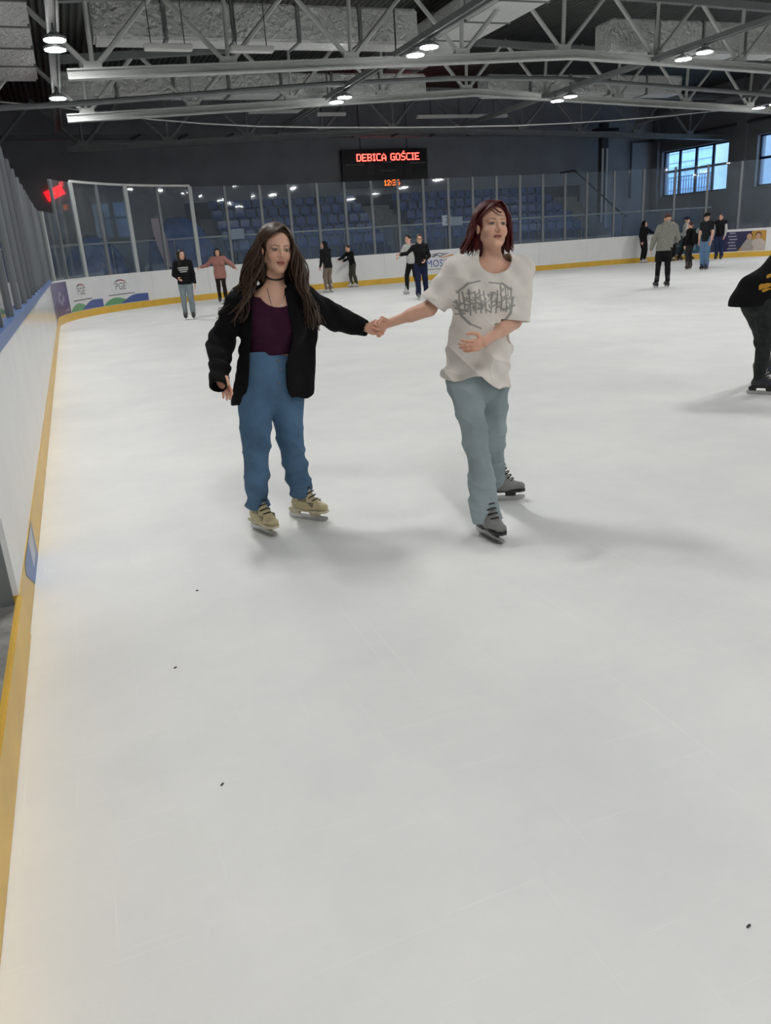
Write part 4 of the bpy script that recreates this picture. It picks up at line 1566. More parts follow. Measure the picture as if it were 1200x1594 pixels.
# ---- hair: a cap on the skull plus swept locks
def hair_mat(name, col, rough=0.45):
    k = 'hair ' + name
    if k in MAT:
        return MAT[k]
    M = mat('hair ' + name, col, rough, spec=0.35, noise=0.35, nscale=30)
    nt = M.node_tree
    n = [q for q in nt.nodes if q.type == 'TEX_NOISE'][0]
    mp = nt.nodes.new('ShaderNodeMapping')
    mp.inputs['Scale'].default_value = (3.0, 3.0, 0.35)
    tc = [q for q in nt.nodes if q.type == 'TEX_COORD'][0]
    nt.links.new(tc.outputs['Object'], mp.inputs[0])
    nt.links.new(mp.outputs[0], n.inputs['Vector'])
    MAT[k] = M
    return M


def join_quads(parts):
    V, Q, b = [], [], 0
    for v, q in parts:
        V.append(np.asarray(v, float))
        Q.append(np.asarray(q) + b)
        b += len(v)
    return np.concatenate(V), np.concatenate(Q)


def lock_mesh(pts, rads, n=6, flat=0.55, out=None):
    """a swept lock of hair; quads only"""
    pts = np.asarray(pts, float)
    m_ = len(pts)
    V = []
    for i in range(m_):
        t = unit(pts[min(i + 1, m_ - 1)] - pts[max(i - 1, 0)])
        o = out[i] if out is not None else np.array([0, 1., 0])
        a = np.cross(t, o)
        na = np.linalg.norm(a)
        a = a / na if na > 1e-4 else unit(np.cross(t, (1, 0.1, 0)))
        b = np.cross(a, t)
        for k in range(n):
            an = 2 * math.pi * k / n
            V.append(pts[i] + rads[i] * (math.cos(an) * a + flat * math.sin(an) * b))
    Q = [(i * n + k, i * n + (k + 1) % n, (i + 1) * n + (k + 1) % n, (i + 1) * n + k) for i in range(m_ - 1) for k in range(n)]
    return np.array(V), np.array(Q)


def scalp_point(az, el, grow=0.012):
    """on the skull, az 0 = face, 90 = person's right, el from the crown (90) down"""
    a, e = math.radians(az), math.radians(el)
    return np.array([math.sin(a) * math.cos(e) * (0.074 + grow), -0.018 + math.cos(a) * math.cos(e) * (0.094 + grow), 0.036 + math.sin(e) * (0.082 + grow)])
# ------------------------------------------------------------------ skater in front, left: black jacket, purple top, jeans
SKIN = (0.72, 0.43, 0.31)
JA = dict(H=PX(430, 388, 4.38), N=PX(428, 457, 4.42), P=PX(421, 592, 4.47), sR=PX(374, 470, 4.46), sL=PX(478, 470, 4.42), eR=PX(345, 530, 4.56), wR=PX(341, 588, 4.36),
          eL=PX(527, 497, 4.40), wL=PX(570, 510, 4.28), hR=PX(398, 604, 4.47), hL=PX(446, 602, 4.47), kR=PX(399, 690, 4.33), kL=PX(452, 684, 4.40), aR=PX(400, 783, 4.46), aL=PX(467, 763, 4.54))
hfA = fwd_dir(3, -5)
A = Figure('young woman with long brown hair, open black jacket, plum top and blue jeans', JA, (hfA, tilt_up(hfA, -6)), SKIN, vox=0.0045,
           hands=dict(R=dict(dir=unit([0.38, -0.38, -0.84]), thumb=np.array([0.6, -0.6, 0.5]), curl=(0.30, 0.35, 0.3), off=-0.01),
                      L=dict(dir=unit([1.0, -0.25, -0.22]), thumb=np.array([0.15, -0.25, 1.0]), curl=(1.0, 1.05, 0.6), flip=False, spread=0.02, tpose=(0.0, 0.9))))
A.body(lip=(0.30, 0.075, 0.07), brow=(0.12, 0.065, 0.045))


def jeansA(F):
    J = A.J
    F.add(econe(J['P'] + (0, 0, 0.22), J['P'] + (0, 0, -0.04), 0.126, 0.165, A.hf, 0.78), *bnd((J['P'], .45)), k=0.03)
    for q in 'RL':
        h, kn, a = J['h' + q], J['k' + q], J['a' + q]
        F.add(rcone(h + (0, 0, -0.02), kn, 0.105, 0.080), *bnd((h, .25), (kn, .2)), k=0.03)
        e = a + unit(a - kn) * 0.02
        F.add(rcone(kn, e, 0.078, 0.072), *bnd((kn, .2), (e, .2)), k=0.03)
    F.displace(lambda x, y, z: crease(x, y, z, (0.35, 0.1, 0.9), 26, 0.0060, 1.4) * np.clip((0.75 - z) / 0.2, 0, 1) + wrinkle(x, y, z, 16, 0.006, 1, (1, 1, 0.9)) + 0.006 * np.sin(55 * z + 12 * x + 2 * np.sin(9 * x + 20 * y)) * np.clip((0.42 - z) / 0.2, 0, 1))
    F.half(PX(420, 547, 4.36), (0, 0, -1))
    for q in 'RL':
        kn, a = J['k' + q], J['a' + q]
        d = unit(a - kn)
        zz = a + d * 0.01
        sl, P = F.block(zz - 0.2, zz + 0.2)
        dd = np.maximum(F.D[sl], (P[0] - zz[0]) * d[0] + (P[1] - zz[1]) * d[1] + (P[2] - zz[2]) * d[2])
        near = ((P[0] - zz[0]) ** 2 + (P[1] - zz[1]) ** 2) < 0.11 ** 2
        F.D[sl] = np.where(near & (P[2] < kn[2]), dd, F.D[sl])
        F.cut(rcone(a - d * 0.05, a + d * 0.1, 0.056, 0.058), *bnd((a, .25)))


JEANS = cloth('blue denim', (0.082, 0.158, 0.262), 0.85, noise=0.28, nscale=5, bscale=320)
FJ, oj = A.garment('jeans', jeansA, JEANS)
# waistband, button and pocket lines
mbw = MB()
fr_ = PX(424, 558, 4.36)
for k in range(3):
    c = PX(429 + 1.5 * k, 562 + 14 * k, 4.40)
    c = FJ.push_out(c[None], 0.002, 4)[0]
    MB().lathe(tuple(c), [(0.007, -0.004), (0.007, 0.004)], 8).build('button', MAT['steel2'], oj)


def topA(F):
    A.add_torso(F, 0.007)
    F.displace(lambda x, y, z: wrinkle(x, y, z, 22, 0.0025, 2) + 0.004 * np.exp(-((z - PX(425, 518, 4.35)[2]) / 0.006) ** 2))
    J = A.J
    # scoop neckline
    c = PX(434, 452, 4.33)
    F.cut(lambda x, y, z: np.sqrt((((x - c[0]) * A.r[0] + (y - c[1]) * A.r[1]) / 1.25) ** 2 + ((z - c[2]) * 0.95) ** 2) - 0.085, J['N'] - 0.3, J['N'] + 0.3, 0.004)
    F.half(J['N'] - A.up * 0.02, -A.up)
    F.half(PX(420, 554, 4.36), (0, 0, 1))


A.garment('plum_top', topA, cloth('plum jersey', (0.040, 0.007, 0.027), 0.8, noise=0.15))


def jacketA(F):
    J = A.J
    n = A.f
    C, Wt = A.torso_pts()
    hem = J['P'] - A.up * 0.19 + A.f * 0.015
    F.add(econe(C, hem, 0.178, 0.225, n, 0.70), *bnd((C, .35), (hem, .35)), k=0.03)
    F.add(econe(C, J['N'] - A.up * 0.07, 0.178, 0.145, n, 0.68), *bnd((C, .35), (J['N'], .3)), k=0.03)
    for e in (-1, 1):
        c = C + A.r * e * 0.085 + A.f * 0.085 - A.up * 0.03
        F.add(rcone(c, c + A.up * 0.05 - A.f * 0.03, 0.075, 0.065), *bnd((c, .2)), k=0.06)
    for a in ('sR', 'sL'):
        F.add(rcone(J['N'] - A.up * 0.03 - A.f * 0.02, J[a] + A.up * 0.005, 0.062, 0.066), *bnd((J['N'], .15), (J[a], .15)), k=0.05)
    F.add(rcone(J['sR'], J['eR'], 0.078, 0.079), *bnd((J['sR'], .2), (J['eR'], .2)), k=0.03)
    wr = J['wR'] + unit(J['wR'] - J['eR']) * 0.045
    F.add(rcone(J['eR'], wr, 0.079, 0.060), *bnd((J['eR'], .2), (wr, .2)), k=0.03)
    F.add(rcone(J['sL'], J['eL'], 0.080, 0.074), *bnd((J['sL'], .2), (J['eL'], .2)), k=0.05)
    wl = J['wL'] + (J['eL'] - J['wL']) * 0.08
    F.add(rcone(J['eL'], wl, 0.074, 0.047), *bnd((J['eL'], .2), (wl, .2)), k=0.03)
    # the left side sags under the stretched arm
    F.add(econe(J['sL'] - A.up * 0.10 - A.r * -0.0, PX(474, 612, 4.42), 0.075, 0.05, n, 0.8), *bnd((J['sL'], .3), (PX(474, 612, 4.42), .2)), k=0.05)

    def folds(x, y, z):
        sl = np.exp(-(((x - J['eR'][0]) / 0.16) ** 2 + ((z - J['eR'][2]) / 0.2) ** 2))
        sl2 = np.clip((x - J['sL'][0]) / 0.06, 0, 1)
        cr = crease(x, y, z, (0.5, 0.2, 0.85), 34, 0.0045, 1.2) * (0.3 + sl) + crease(x, y, z, (0.8, 0.1, 0.5), 38, 0.004, 1.0, 2.0) * sl2
        return cr + wrinkle(x, y, z, 13, 0.008, 3) + sl * 0.006 * np.sin(75 * z + 30 * x + 2 * np.sin(20 * y)) + sl2 * 0.006 * np.sin(70 * x + 30 * z)
    F.displace(folds)
    D0 = F.D.copy()
    # hollow trunk: keep a 14 mm shell, so that the front can stand open
    inner = D0 + 0.016
    X, Y, Z = F.ax[0][:, None, None], F.ax[1][None, :, None], F.ax[2][None, None, :]
    lx = (X - J['P'][0]) * A.r[0] + (Y - J['P'][1]) * A.r[1] + (Z - J['P'][2]) * A.r[2]
    ly = (X - J['P'][0]) * A.f[0] + (Y - J['P'][1]) * A.f[1] + (Z - J['P'][2]) * A.f[2]
    lz = (X - J['P'][0]) * A.up[0] + (Y - J['P'][1]) * A.up[1] + (Z - J['P'][2]) * A.up[2]
    tr = np.abs(lx) < 0.30
    F.D = np.where(tr, np.maximum(D0, -inner), D0)
    # opening: right and left front edges as functions of height (person's right is +lx)
    zs = [-0.30, -0.12, 0.0, 0.12, 0.22, 0.34, 0.47, 0.60]
    R_ = np.interp(lz, zs, [0.185, 0.165, 0.135, 0.125, 0.12, 0.105, 0.085, 0.06])
    L_ = np.interp(lz, zs, [-0.155, -0.125, -0.075, -0.070, -0.105, -0.105, -0.085, -0.06])
    op = np.maximum(np.maximum(lx - R_, L_ - lx), -(ly - 0.0))
    F.D = np.maximum(F.D, -op)
    # hem, neck hole and cuffs
    hz = np.interp(lx, [-0.25, -0.05, 0.05, 0.25], [PX(474, 616, 4.4)[2], PX(474, 616, 4.4)[2], PX(365, 636, 4.4)[2], PX(365, 636, 4.4)[2]])
    F.D = np.maximum(F.D, np.where(np.abs(lx) < 0.34, hz + 0.012 * np.sin(40 * lx) - Z, -1))
    F.cut(rcone(J['N'] - A.up * 0.05, J['H'], 0.066, 0.075), *bnd((J['N'], .2), (J['H'], .2)), 0.01)
    for q, w in (('R', wr), ('L', wl)):
        d = unit(J['w' + q] - J['e' + q])
        F.cut(rcone(w - d * 0.05, w + d * 0.12, 0.036, 0.040), *bnd((w, .2)))
        sl, P = F.block(w - 0.09, w + 0.09)
        F.D[sl] = np.maximum(F.D[sl], ((P[0] - w[0]) * d[0] + (P[1] - w[1]) * d[1] + (P[2] - w[2]) * d[2]) - 0.02)


JACKET = cloth('black jacket cloth', (0.0045, 0.0045, 0.006), 0.9, noise=0.2, nscale=9)
FK, _o = A.garment('black_jacket', jacketA, JACKET, vox=0.0055)

# choker and thin necklace
nb_ = A.J['H'] + A.HR.T @ np.array([0, -0.012, -0.07])
nc = A.J['N'] * 0.42 + nb_ * 0.58
mbc = MB()
ringp = []
for k in range(25):
    an = 2 * math.pi * k / 24
    p = nc + (A.r * math.cos(an) + A.f * math.sin(an)) * 0.05 + A.up * (-0.016 * math.sin(an))
    ringp.append(p)
ringp = A.F.push_out(np.array(ringp), 0.002, 6)
mbc.tube(ringp, 0.0048, 6, cap=False)
mbc.build('choker', MAT['black'], A.root, smooth=True)
ch = []
for k in range(21):
    t = k / 20
    x = -0.05 + 0.1 * t
    p = A.J['N'] + A.r * x + A.up * (0.035 - 0.12 * (1 - (x / 0.05) ** 2)) + A.f * 0.09
    ch.append(p)
ch = np.array(ch)
for _ in range(8):
    d = A.F.sample(ch)
    ch = ch - A.f * np.clip(d - 0.002, -0.02, 0.03)[:, None]
MB().tube(ch, 0.0016, 5).build('necklace', MAT_BOOT('blade'), A.root)


# long hair
def long_hair(fig, Fs, azs, length, parting, spread, wave, rad, seed, fringe=(), drop_fwd=0.6, skip=lambda a: False, part_az=(8, 172)):
    """locks from the parting over the skull, then falling and sliding over whatever lies below"""
    rng = np.random.default_rng(seed)
    parts = []
    H, R, hs = fig.J['H'], fig.HR, fig.hs
    for az in azs:
        if skip(az):
            continue
        az = az + rng.normal() * 4
        wv = wave * rng.uniform(0.6, 1.6)
        t0 = rng.uniform(0, 1)
        px_ = parting + rng.normal() * 0.004
        start = np.array([px_, 0.055 - 0.12 * t0, 0])
        q = (start[0] / 0.086) ** 2 + ((start[1] + 0.018) / 0.106) ** 2
        start[2] = 0.036 + 0.094 * math.sqrt(max(0.02, 1 - q))
        e1 = rng.uniform(-16, 4)
        end = scalp_point(az, e1, 0.016 + rng.uniform(0, 0.008))
        pts = []
        n1 = 8
        for i in range(n1 + 1):
            t = i / n1
            p = start * (1 - t) + end * t
            c = np.array([0, -0.018, 0.036])
            v = p - c
            g = 0.014 + 0.012 * t
            kk = math.sqrt((v[0] / (0.074 + g)) ** 2 + (v[1] / (0.094 + g)) ** 2 + (v[2] / (0.082 + g)) ** 2)
            pts.append(c + v / max(kk, 1e-3))
        W = [H + R.T @ p * hs for p in pts]
        # falling part in world space
        a = math.radians(az)
        outw = R.T @ np.array([math.sin(a), math.cos(a), 0])
        outw[2] = 0
        L = length(az) * rng.uniform(0.85, 1.08)
        p = W[-1].copy()
        ph = rng.uniform(0, 6.28)
        step = 0.03
        n2 = int(L / step)
        for i in range(n2):
            t = i / n2
            s_ = spread(az)
            p = p + np.array([0, 0, -step]) * 0.96 + s_ * step * (0.6 + 0.8 * t) + outw * wv * 0.7 * math.cos(ph + 9 * t) * step
            p = p + unit(np.cross(outw + 1e-3, (0, 0, 1))) * wv * math.sin(ph + 10 * t) * step
            W.append(p.copy())
        W = np.array(W)
        for Fx in Fs:
            k0 = n1 - 1
            W[k0:] = Fx.push_out(W[k0:], 0.012, 4)
        m_ = len(W)
        rr = [rad * (0.75 + 0.45 * min(1, i / 6)) * (1 - 0.75 * max(0, (i - m_ * 0.72) / (m_ * 0.28))) for i in range(m_)]
        C0 = H + R.T @ np.array([0, -0.018, 0.0])
        out = [unit((w - C0) * [1, 1, 0.4 if i < n1 else 0.0] + 1e-4) for i, w in enumerate(W)]
        parts.append(lock_mesh(W, rr, 6, 0.6, out))
    for fr in fringe:
        W = np.array([H + R.T @ np.array(p) * hs for p in fr])
        # smooth the polyline
        for _ in range(2):
            M_ = np.empty((2 * len(W) - 1, 3))
            M_[::2] = W
            M_[1::2] = (W[:-1] + W[1:]) / 2
            W = M_
            W[1:-1] = (W[:-2] + 2 * W[1:-1] + W[2:]) / 4
        m_ = len(W)
        rr = [rad * 0.85 * (1 - 0.7 * max(0, (i / m_ - 0.6) / 0.4)) for i in range(m_)]
        C0 = H + R.T @ np.array([0, -0.018, 0.0])
        parts.append(lock_mesh(W, rr, 6, 0.6, [unit(w - C0) for w in W]))
    return parts


def hair_cap(fig, cut_y=0.035, low=-0.05, grow=0.013, back=0.0):
    F = Field(fig.J['H'] - 0.34, fig.J['H'] + 0.2, 0.0045)

    def fn(x, y, z):
        d = ell((0, -0.02, 0.036), (0.074 + grow, 0.094 + grow, 0.082 + grow))(x, y, z)
        face = np.maximum(-(y - (cut_y - 0.25 * np.clip(-z, 0, 0.2))), z - 0.088 + 0.9 * np.abs(x) ** 1.1 * 0.35)
        d = np.maximum(d, -np.maximum(-(y - cut_y), z - (0.092 - 6.0 * x * x)))
        d = np.maximum(d, low - z)
        if back:
            d = smin(d, econe((0, -0.062, 0.0), (0, -0.066, -back), 0.082, 0.085, (0, 1, 0), 0.42)(x, y, z), 0.03)
        return np.maximum(d, -(ell((0, -0.018, 0.036), (0.070, 0.090, 0.078))(x, y, z)))
    F.add(local(fn, fig.J['H'], fig.HR, fig.hs), fig.J['H'] - 0.34, fig.J['H'] + 0.2)
    return F.mesh()


HF = [A.F, FK]
rA = A.HR
camdir = unit(np.array([-JA['H'][0], -JA['H'][1], 0]))


def spreadA(az):
    a = (az + 180) % 360 - 180
    if a > 0:        # the person's right: hair blown outwards to the picture's left
        return A.r * (0.44 if a < 100 else 0.54) + A.f * (0.35 if a < 75 else -0.1)
    return -A.r * (0.14 if abs(a) > 70 else 0.10) + A.f * (0.5 if abs(a) < 100 else -0.1)


azs = list(np.linspace(74, 178, 190)) + list(np.linspace(-178, -58, 130)) + list(np.linspace(78, 120, 110)) + list(np.linspace(-105, -62, 80))
fr = []
rg = np.random.default_rng(5)
for k in range(22):                              # front hair swept to the person's right across the forehead
    t = k / 21
    j = rg.normal(size=3) * 0.002
    px0 = -0.022 + 0.01 * t
    fr.append([(px0, 0.060 - 0.05 * t + j[0], 0.122 + 0.006 * t), (0.022 + j[1], 0.086 - 0.045 * t, 0.104 + 0.012 * t), (0.060 + j[2], 0.068 - 0.045 * t, 0.066 + 0.012 * t), (0.083, 0.030 - 0.03 * t + j[0], 0.040), (0.091 + j[1], -0.012 - 0.03 * t, 0.006), (0.095, -0.040 - 0.02 * t, -0.05), (0.100 + 0.006 * t, -0.05 - 0.02 * t, -0.10)])
for k in range(14):                              # short side of the parting
    t = k / 13
    j = rg.normal(size=3) * 0.002
    fr.append([(-0.022, 0.060 - 0.05 * t + j[0], 0.122 + 0.006 * t), (-0.048 + j[1], 0.074 - 0.045 * t, 0.096 + 0.01 * t), (-0.074 + j[2], 0.046 - 0.04 * t, 0.052), (-0.086, 0.020 - 0.03 * t, 0.0), (-0.090 + j[0], 0.006 - 0.03 * t, -0.06), (-0.086, 0.008 - 0.03 * t, -0.12)])
partsA = [hair_cap(A, back=0.14)] + long_hair(A, HF, azs, lambda a: 0.40 if abs((a + 180) % 360 - 180) < 125 else 0.36, -0.022, spreadA, 0.46, 0.0056, 3, fr)
V, Q = join_quads(partsA)
mesh_obj('hair', V, Q, hair_mat('brown', (0.052, 0.028, 0.017)), A.root)
skate(A.root, JA['aR'], (0.32, -0.95), ('cream', 'ivory', 'dark', 'taupe'))
skate(A.root, JA['aL'], (0.62, -0.78), ('cream', 'ivory', 'dark', 'taupe'))

# ------------------------------------------------------------------ skater in front, right: white printed T-shirt, pale jeans
JB = dict(H=PX(766, 353, 3.92), N=PX(767, 408, 3.93), P=PX(742, 575, 3.95), sR=PX(712, 420, 3.99), sL=PX(808, 424, 3.88), eR=PX(668, 480, 4.06), wR=PX(606, 503, 4.18),
          eL=PX(800, 500, 3.86), wL=PX(753, 533, 3.70), hR=PX(722, 585, 3.93), hL=PX(766, 583, 3.97), kR=PX(741, 690, 3.76), kL=PX(768, 684, 3.97), aR=PX(755, 796, 3.70), aL=PX(769, 747, 4.22))
hfB = fwd_dir(-8, 8)
B = Figure('young woman with red hair in a white printed t-shirt and pale jeans', JB, (hfB, tilt_up(hfB, -4)), SKIN, vox=0.0045,
           hands=dict(R=dict(dir=unit([-1.0, 0.10, -0.10]), thumb=np.array([-0.1, -0.4, 1.0]), curl=(0.95, 1.05, 0.6), spread=0.02, tpose=(0.0, 0.9), flip=True),
                      L=dict(dir=unit([-0.9, -0.30, -0.12]), thumb=np.array([-0.2, -0.35, 1.0]), curl=(0.45, 0.5, 0.4), spread=0.05)))
B.body(lip=(0.40, 0.13, 0.11), brow=(0.13, 0.05, 0.03))


def jeansB(F):
    J = B.J
    F.add(econe(J['P'] + (0, 0, 0.06), J['P'] + (0, 0, -0.05), 0.135, 0.155, B.hf, 0.74), *bnd((J['P'], .3)), k=0.03)
    for q in 'RL':
        h, kn, a = J['h' + q], J['k' + q], J['a' + q]
        F.add(rcone(h + (0, 0, -0.02), kn, 0.102, 0.068), *bnd((h, .25), (kn, .2)), k=0.02)
        F.add(rcone(kn, a + unit(a - kn) * (0.05 if q == 'R' else 0.01), 0.064, 0.085 if q == 'R' else 0.07), *bnd((kn, .2), (a, .25)), k=0.03)
    F.displace(lambda x, y, z: crease(x, y, z, (0.3, 0.1, 0.95), 24, 0.0055, 1.4) + wrinkle(x, y, z, 15, 0.007, 4, (1, 1, 0.8)) + 0.006 * np.sin(48 * z + 14 * x + 2 * np.sin(9 * x + 20 * y)) * np.clip((0.45 - z) / 0.2, 0, 1))
    for q in 'RL':
        kn, a = J['k' + q], J['a' + q]
        d = unit(a - kn)
        zz = a + d * (0.055 if q == 'R' else 0.01)
        sl, P = F.block(zz - 0.2, zz + 0.2)
        dd = np.maximum(F.D[sl], (P[0] - zz[0]) * d[0] + (P[1] - zz[1]) * d[1] + (P[2] - zz[2]) * d[2])
        near = ((P[0] - zz[0]) ** 2 + (P[1] - zz[1]) ** 2 + (P[2] - zz[2]) ** 2) < 0.14 ** 2
        F.D[sl] = np.where(near, dd, F.D[sl])
        F.cut(rcone(a - d * 0.04, a + d * 0.12, 0.056, 0.060), *bnd((a, .25)))


B.garment('jeans', jeansB, cloth('pale denim', (0.30, 0.365, 0.395), 0.85, noise=0.2, nscale=5, bscale=320))


def shirtB(F):
    J = B.J
    n = B.f
    C, Wt = B.torso_pts()
    hem = J['P'] - B.up * 0.12 + B.f * 0.025
    F.add(econe(C, Wt, 0.172, 0.180, n, 0.68), *bnd((C, .35), (Wt, .35)), k=0.03)
    F.add(econe(Wt, hem, 0.182, 0.205, n, 0.84), *bnd((Wt, .35), (hem, .35)), k=0.04)
    F.add(econe(C, J['N'] - B.up * 0.06, 0.172, 0.135, n, 0.66), *bnd((C, .35), (J['N'], .3)), k=0.03)
    for e in (-1, 1):
        c = C + B.r * e * 0.072 + B.f * 0.085 - B.up * 0.02
        F.add(rcone(c, c + B.up * 0.04 - B.f * 0.03, 0.055, 0.05), *bnd((c, .15)), k=0.06)
    for a in ('sR', 'sL'):
        F.add(rcone(J['N'] - B.up * 0.035 - B.f * 0.01, J[a], 0.058, 0.062), *bnd((J['N'], .15), (J[a], .15)), k=0.05)
    ends = {}
    for q, fr_e in (('R', 0.86), ('L', 1.0)):
        e = J['s' + q] + (J['e' + q] - J['s' + q]) * fr_e
        ends[q] = e
        F.add(rcone(J['s' + q], e, 0.072, 0.086), *bnd((J['s' + q], .2), (e, .2)), k=0.045)

    def folds(x, y, z):
        lz = (z - J['P'][2])
        low = np.clip((0.30 - lz) / 0.25, 0, 1)
        cr = crease(x, y, z, (0.45, 0.1, 0.9), 27, 0.0075, 1.3) * (0.22 + low) + crease(x, y, z, (0.9, 0.2, 0.15), 22, 0.006, 1.0, 1.0) * low
        return cr + wrinkle(x, y, z, 11, 0.008, 5, (1, 1, 0.7)) + low * 0.007 * np.sin(46 * ((x - J['P'][0]) * 0.55 + z * 0.9) + 1.5 * np.sin(15 * x)) + 0.004 * np.clip((z - 1.15) / 0.1, 0, 1) * np.sin(60 * x + 35 * z)
    F.displace(folds)
    D0 = F.D.copy()
    F.D = np.maximum(D0, -(D0 + 0.012))
    X, Y, Z = F.ax[0][:, None, None], F.ax[1][None, :, None], F.ax[2][None, None, :]
    lx = (X - J['P'][0]) * B.r[0] + (Y - J['P'][1]) * B.r[1] + 0 * Z
    z1, z2, z3 = PX(700, 597, 3.85)[2], PX(745, 586, 3.85)[2], PX(790, 602, 3.85)[2]
    hz = np.interp(lx, [-0.2, -0.10, 0.0, 0.20], [z3, z3 + 0.004, z2 + 0.01, z1])
    F.D = np.maximum(F.D, hz + 0.006 * np.sin(38 * lx) - Z)
    F.cut(econe(J['N'] + B.up * 0.025 + B.f * 0.07, J['N'] + B.up * 0.09 - B.f * 0.02, 0.088, 0.080, B.f, 0.85), *bnd((J['N'], .25)), 0.006)
    for q in 'RL':
        d = unit(J['e' + q] - J['s' + q])
        e = ends[q]
        sl, P = F.block(e - 0.14, e + 0.14)
        near = ((P[0] - e[0]) ** 2 + (P[1] - e[1]) ** 2 + (P[2] - e[2]) ** 2) < 0.125 ** 2
        F.D[sl] = np.where(near, np.maximum(F.D[sl], ((P[0] - e[0]) * d[0] + (P[1] - e[1]) * d[1] + (P[2] - e[2]) * d[2])), F.D[sl])


# print on the shirt: a spiky tangle of grey strokes
def print_mask(V):
    J = B.J
    o = PX(757, 470, 3.80)
    rr = unit(B.r * [1, 1, 0])
    a = -((V - o) @ rr) / 0.155          # across, + to the wearer's left
    b = (V[:, 2] - o[2]) / 0.100
    front = ((V - J['P']) @ B.f > 0.03)
    rg = np.random.default_rng(21)
    m_ = np.zeros(len(V))
    segs = []
    for k in range(60):                   # thin splintered strokes round the lettering
        x = rg.uniform(-0.95, 0.95)
        y = rg.uniform(-0.55, 0.6) * (0.6 + 0.4 * abs(x))
        an = rg.choice([0.2, 1.3, 1.7, 2.6]) + rg.normal() * 0.3
        L = rg.uniform(0.08, 0.30)
        segs.append(((x, y), (x + L * 0.7 * math.cos(an), y + L * math.sin(an)), rg.uniform(0.02, 0.04)))
    for k in range(11):                   # upright letter-like strokes
        x = -0.86 + 1.72 * k / 10
        y0, y1 = -0.55 + 0.25 * abs(x) * rg.uniform(-1, 1), 0.45 + 0.35 * abs(x) + 0.2 * rg.uniform(-1, 1)
        segs.append(((x, y0), (x + rg.uniform(-.08, .08), y1), 0.036))
        if k < 10:
            yy = rg.uniform(-0.3, 0.5)
            segs.append(((x, yy), (x + 0.17, yy + rg.uniform(-.25, .25)), 0.03))
            segs.append(((x, yy - .3), (x + 0.17, yy - .3 + rg.uniform(-.25, .25)), 0.035))
    segs += [((-0.9, 0.5), (-0.55, 0.95), 0.05), ((-0.55, 0.95), (-0.15, 1.05), 0.03), ((0.9, 0.5), (0.6, 0.85), 0.05), ((0.6, 0.85), (0.15, 0.95), 0.03),
             ((-0.95, 0.1), (-0.8, -0.7), 0.06), ((-0.8, -0.7), (-0.55, -1.1), 0.06), ((-0.55, -1.1), (-0.2, -1.35), 0.035), ((0.95, 0.1), (0.85, -0.7), 0.06), ((0.85, -0.7), (0.62, -1.15), 0.06), ((0.62, -1.15), (0.3, -1.2), 0.035),
             ((-1.0, -0.3), (-0.6, -0.45), 0.05), ((1.0, -0.3), (0.6, -0.5), 0.05), ((-1.1, -0.62), (-0.75, -0.6), 0.03)]
    for (x0, y0), (x1, y1), w in segs:
        dx, dy = x1 - x0, y1 - y0
        t = np.clip(((a - x0) * dx + (b - y0) * dy) / (dx * dx + dy * dy + 1e-9), 0, 1)
        d = np.hypot((a - x0 - t * dx) * 1.5, b - y0 - t * dy)
        m_ = np.maximum(m_, np.clip(1.5 - d / w / 1.1, 0, 1))
    return m_ * front * 0.68


def shirt_col(V):
    w = print_mask(V)[:, None]
    return np.array((0.84, 0.80, 0.745)) * (1 - w) + np.array((0.09, 0.105, 0.105)) * w


FS, osh = B.garment('printed_t_shirt', shirtB, cloth('off white jersey', (0.6, 0.57, 0.53), 0.9, noise=0.05, nscale=12, attr='Col'), vox=0.0048, color=shirt_col, refs=[(PX(757, 470, 3.82), 0.19, 0.0026)])


def spreadB(az):
    a = (az + 180) % 360 - 180
    return (B.r * 0.42 if a > 0 else -B.r * 0.05) + B.f * (0.1 if abs(a) < 90 else -0.15)


fr = []
for k in range(20):                              # side-swept fringe towards the person's right
    t = k / 19
    j = rg.normal(size=3) * 0.002
    fr.append([(-0.030, 0.056 - 0.05 * t + j[0], 0.120 + 0.006 * t), (0.016 + j[1], 0.090 - 0.045 * t, 0.108 + 0.010 * t), (0.056 + j[2], 0.074 - 0.045 * t, 0.070 + 0.014 * t), (0.083, 0.032 - 0.03 * t, 0.042), (0.091 + j[1], -0.010 - 0.03 * t, 0.006), (0.095, -0.036 - 0.02 * t, -0.05), (0.098, -0.045 - 0.02 * t, -0.10)])
for k in range(14):
    t = k / 13
    j = rg.normal(size=3) * 0.002
    fr.append([(-0.030, 0.056 - 0.05 * t + j[0], 0.120 + 0.006 * t), (-0.055 + j[1], 0.072 - 0.045 * t, 0.094 + 0.008 * t), (-0.078 + j[2], 0.046 - 0.04 * t, 0.046), (-0.086, 0.026 - 0.03 * t, -0.01), (-0.086 + j[0], 0.016 - 0.03 * t, -0.07), (-0.080, 0.014 - 0.03 * t, -0.12)])
fr.append([(0.030, 0.086, 0.090), (0.014, 0.094, 0.070), (0.000, 0.0965, 0.056), (-0.012, 0.0965, 0.055), (-0.018, 0.096, 0.060)])
azs = list(np.linspace(84, 178, 90)) + list(np.linspace(-178, -66, 70)) + list(np.linspace(86, 120, 36))
partsB = [hair_cap(B, back=0.07)] + long_hair(B, [B.F, FS], azs, lambda a: 0.16 if abs((a + 180) % 360 - 180) < 120 else 0.15, -0.030, spreadB, 0.30, 0.0066, 8, fr)
V, Q = join_quads(partsB)
mesh_obj('hair', V, Q, hair_mat('dark red', (0.075, 0.010, 0.010)), B.root)
skate(B.root, JB['aR'], (0.05, -1.0), ('grey', 'dark', 'dark'))
skate(B.root, JB['aL'], (0.9, -0.42), ('grey', 'dark', 'dark'))
